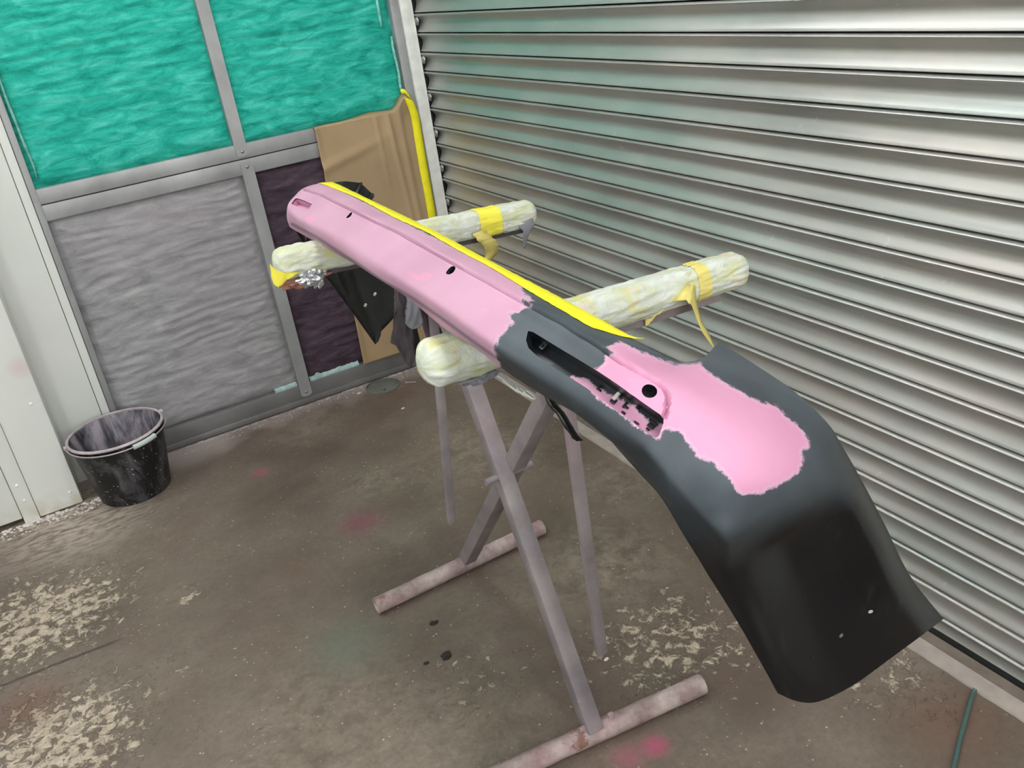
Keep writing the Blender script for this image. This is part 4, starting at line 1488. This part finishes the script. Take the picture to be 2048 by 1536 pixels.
def paint_attrs(m_):
    nv = len(m_.vertices)
    A = {n: [0.0] * nv for n in ('primer', 'hue', 'hot', 'sanded_tone', 'dirt_shade')}
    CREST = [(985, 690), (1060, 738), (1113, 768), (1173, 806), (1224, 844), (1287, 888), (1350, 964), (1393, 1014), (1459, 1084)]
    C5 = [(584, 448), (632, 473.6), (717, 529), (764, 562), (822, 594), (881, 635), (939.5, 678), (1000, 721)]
    for i, v in enumerate(m_.vertices):
        P = v.co
        q = pix(P)
        A['primer'][i] = primer_sd(P, q)
        A['hue'][i] = max(0.0, min(1.0, (q[0] - 950) / 300))
        h = -1e3
        for H in (HOT, HOT2, HOT3):
            if abs(q[0] - H[0][0]) < 120:
                h = max(h, seg_dist(q, H, True) * (1 if inside(q, H) else -1))
        A['hot'][i] = max(-.1, h * (P - CAM).length / F_PX)
        # the face was flatted with abrasive paper; the hanging wing was left alone
        A['sanded_tone'][i] = max(0.0, min(1.0, (P.z - .93) / .12))
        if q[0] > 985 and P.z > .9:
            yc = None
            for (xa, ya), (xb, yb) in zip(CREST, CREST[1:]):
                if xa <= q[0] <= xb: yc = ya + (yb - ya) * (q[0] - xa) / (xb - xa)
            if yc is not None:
                A['sanded_tone'][i] *= 1 - .6 * max(0.0, min(1.0, (q[1] - yc + 4) / 16))  # black plastic made darker below the crest line
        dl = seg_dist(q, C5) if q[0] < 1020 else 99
        A['dirt_shade'][i] = max(0.0, min(1.0, 1.5 - dl / 3.2))  # crease under the face: its shade painted in as a grey line
    for n, vals in A.items():
        at_ = m_.attributes.new(n, 'FLOAT', 'POINT')
        at_.data.foreach_set('value', vals)
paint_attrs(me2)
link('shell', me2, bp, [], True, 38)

# pockets behind the two slots, with their clip sockets
def pocket(pts, nrm, dep, sd_fn):
    cen_ = sum(pts, Vector()) / len(pts)
    inner = [cen_ + (p - cen_) * .985 - nrm * dep for p in pts]
    outer = [p - nrm * .003 for p in pts]
    ns = len(pts)
    bm = bmesh.new()
    vo = [bm.verts.new(p) for p in outer]; vi = [bm.verts.new(p) for p in inner]
    for i in range(ns):
        bm.faces.new((vo[i], vo[(i + 1) % ns], vi[(i + 1) % ns], vi[i]))
    bm.faces.new(vi)
    bmesh.ops.triangulate(bm, faces=[f for f in bm.faces if len(f.verts) > 4])
    for _ in range(6):
        es = [e for e in bm.edges if e.calc_length() > .006]
        if not es: break
        bmesh.ops.subdivide_edges(bm, edges=es, cuts=1)
        bmesh.ops.triangulate(bm, faces=bm.faces[:])
    bmesh.ops.recalc_face_normals(bm, faces=bm.faces)
    m_ = bpy.data.meshes.new('reflector_pocket'); bm.to_mesh(m_); bm.free()
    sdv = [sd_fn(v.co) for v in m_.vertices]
    for nme, vals in (('primer', sdv), ('hue', [.8] * len(sdv)), ('hot', [-1.0] * len(sdv)), ('sanded_tone', [.15] * len(sdv)), ('dirt_shade', [0.0] * len(sdv))):
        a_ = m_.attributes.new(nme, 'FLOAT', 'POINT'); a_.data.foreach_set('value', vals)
    return link('reflector_pocket', m_, bp, [M['bumper']], False)
DEP = .026
SLEN = (slot_pts[5] - slot_pts[0]).length
WDIR = (slot_pts[10] - slot_pts[5]).normalized()
LIT_SPRAY = [(1140, 752), (1166, 757), (1192, 772), (1215, 786), (1240, 797), (1268, 812), (1290, 836), (1312, 846), (1330, 850), (1320, 884), (1283, 866), (1224, 822), (1173, 783)]  # lit part of the sprayed primer; the shadow above it is coloured black
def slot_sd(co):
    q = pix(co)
    return seg_dist(q, LIT_SPRAY, True) * (1 if inside(q, LIT_SPRAY) else -1) * (co - CAM).length / F_PX
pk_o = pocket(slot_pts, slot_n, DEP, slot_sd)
if len(fslot_pts) > 4:
    pocket(fslot_pts, fslot_n, .016, lambda co: .02)
cen = sum(slot_pts, Vector()) / len(slot_pts)
sx = (slot_pts[5] - slot_pts[0]).normalized()
sy = slot_n.cross(sx).normalized()
if sy.dot(slot_pts[10] - slot_pts[5]) < 0: sy = -sy
pbvh = BVHTree.FromPolygons([tuple(v.co) for v in pk_o.data.vertices], [tuple(p.vertices) for p in pk_o.data.polygons])
def socket(px_, w, h, mat, lift=.0015):
    P, N, i_, d_ = pbvh.ray_cast(CAM, ray(*px_).normalized())
    if P is None: return
    if N.dot(ray(*px_)) > 0: N = -N
    P = P + N * lift
    bar('clip_socket', P - sx * w / 2, P + sx * w / 2, h, .003, pk_o, mat, sy, .0006)
socket((1200, 781), .006, .003, M['black']); socket((1199, 776), .003, .008, M['black'])
socket((1235, 795), .005, .012, M['chip'], .004); socket((1228, 803), .008, .007, M['black'])
socket((1253, 815), .008, .003, M['black']); socket((1251, 811), .003, .009, M['black'])
socket((1275, 817), .005, .003, M['black'])
socket((1304, 851), .010, .009, M['black']); socket((1307, 846), .014, .003, M['black']); socket((1296, 859), .005, .003, M['black'])
socket((1274, 846), .008, .002, M['black']); socket((1248, 826), .006, .003, M['black'])
socket((1088, 699), .008, .009, M['steel'], .006); socket((1089, 700), .005, .006, M['black'], .0085)

# dark cups behind the sensor holes
for P, N, r, a, b in hole_info:
    vs, fs = [], []
    for dd, rr in ((.0042, r + .0005), (.020, r + .0005)):
        for i in range(24):
            t = 2 * math.pi * i / 24
            vs.append(P - N * dd + (a * math.cos(t) + b * math.sin(t)) * rr)
    for i in range(24):
        fs.append((i, (i + 1) % 24, 24 + (i + 1) % 24, 24 + i))
    fs.append(tuple(range(24, 48)))
    mesh('sensor_socket', vs, fs, bp, M['pocket_black'], True, 40)

# yellow tape masked along the upper edge
vs, fs = [], []
NT_ = 220
u0 = 2.02; u1 = max(k_ / 50 for k_ in range(400, 700) if pix(surf(k_ / 50, 0))[0] < 1268)
def tape_end(u):        # where the tape reaches relative to the edge rows
    return 0.0, 1.0
for i in range(NT_ + 1):
    u = u0 + (u1 - u0) * i / NT_
    e = .0016
    taper = 1.0
    fin = max(0.0, 1 - (u1 - u) / .55)
    w1 = 1.06 + .03 * nz(u * 4, 1) + .02 * nz(u * 11, 3)
    w1 = w1 * (1 - .75 * fin ** 2)
    row = []
    for v in (0.0, .33 * w1, .66 * w1, w1):
        P = surf(u, v)
        du = surf(min(u + .05, NS - 1), v) - surf(max(u - .05, 0), v)
        dv_ = surf(u, min(v + .1, 6)) - surf(u, max(v - .1, 0))
        N = du.cross(dv_).normalized()
        if N.z < 0: N = -N
        row.append(P + N * (e + .0008 * nz(u * 9, v * 3)))
    P = row[0]
    flare = .010 + .003 * nz(u * 5, 6) + .012 * fin
    row.insert(0, P + Vector((flare * .75, 0, -.006 - .006 * (1 - fin))))
    vs += row
for i in range(NT_):
    for k in range(4):
        a_ = i * 5 + k
        fs.append((a_, a_ + 1, a_ + 6, a_ + 5))
tpo = mesh('masking_tape', vs, fs, bp, M['tape'], True)
tpo.modifiers.new('thickness', 'SOLIDIFY').thickness = .0006

# far wing hanging down behind, seen from its inner side, and its upper tip
def quad_sheet(name, A, B, Cc, D, mat, nu=20, nv=20, bulge=Vector(), thick=.005, seed=0):
    vs, fs = [], []
    for j in range(nv + 1):
        for i in range(nu + 1):
            u, v = i / nu, j / nv
            P = A.lerp(B, u).lerp(D.lerp(Cc, u), v) + bulge * math.sin(math.pi * u) * math.sin(math.pi * min(1, v * .9 + .1))
            vs.append(P)
    for j in range(nv):
        for i in range(nu):
            a_ = j * (nu + 1) + i
            fs.append((a_, a_ + 1, a_ + nu + 2, a_ + nu + 1))
    o = mesh(name, vs, fs, bp, mat, True)
    o.modifiers.new('thickness', 'SOLIDIFY').thickness = thick
    return o
wg_pts = [at(586, 450, Y=-1.39), at(618, 503, Y=-1.36), at(655, 556, Y=-1.34), at(705, 622, Y=-1.31), at(752, 688, Y=-1.28), at(754, 676, Y=-1.28), at(764, 662, Y=-1.27), at(793, 630, Y=-1.25), at(850, 590, Y=-1.20), at(850, 520, Y=-1.18), at(800, 440, Y=-1.17), at(745, 400, Y=-1.16), at(660, 385, Y=-1.18), at(612, 408, Y=-1.33)]
sheet_poly('side_wing', wg_pts, M['black'], bp, 2.0, .003, .004, .02)
for p in ((749, 590), (730, 612)):
    P = at(*p, Y=-1.32)
    tube('clip', [P, P + Vector((.002, -.005, .006))], .0038, bp, M['chip'], 8)
# upper tip of the far corner with its two folded tabs
tip = [at(655, 366, Y=-1.22), at(690, 362, Y=-1.20), at(722, 365.5, Y=-1.20), at(718, 378, Y=-1.215), at(704, 386, Y=-1.23), at(680, 378, Y=-1.24)]
sheet_poly('corner_tip', tip, M['black'], bp, 3.0, .001, .004, .02)
tip2 = [at(722, 366, Y=-1.20), at(748, 391, Y=-1.20), at(741, 402, Y=-1.22), at(706, 386, Y=-1.23)]
sheet_poly('corner_tip', tip2, M['black'], bp, 6.0, .001, .004, .02)
bar('corner_rib', at(723, 367, Y=-1.205), at(713, 390, Y=-1.235), .006, .010, bp, M['black'], bev=.001)
bar('corner_rib', at(746, 390, Y=-1.205), at(735, 404, Y=-1.235), .007, .012, bp, M['black'], bev=.001)
bar('corner_rib', at(612, 462, Y=-1.43), at(616, 490, Y=-1.42), .008, .004, bp, M['bumper'], bev=.0005)

# loose bracket dangling under the near lip
b0 = on_crown(1102, 800, -.10)
ribbon('bracket', [b0 + Vector((.012, .02, .035)), b0, at(1122, 826, Y=b0.y - .01), at(1140, 856, Y=b0.y - .02), at(1152, 874, Y=b0.y - .02), at(1160, 882, Y=b0.y - .02)], .012, (1, 0, -.3), M['black'], bp, 0, .004)
# blind rivet holes on the wing
for p, mt in (((1741, 1223), 'chip'), ((1682, 1271), 'drain'), ((1625, 1313), 'gap')):
    P, N = hit(*p)
    tube('fixing_hole', [P - N * .002, P + N * .0008], .0036, bp, M[mt], 12)
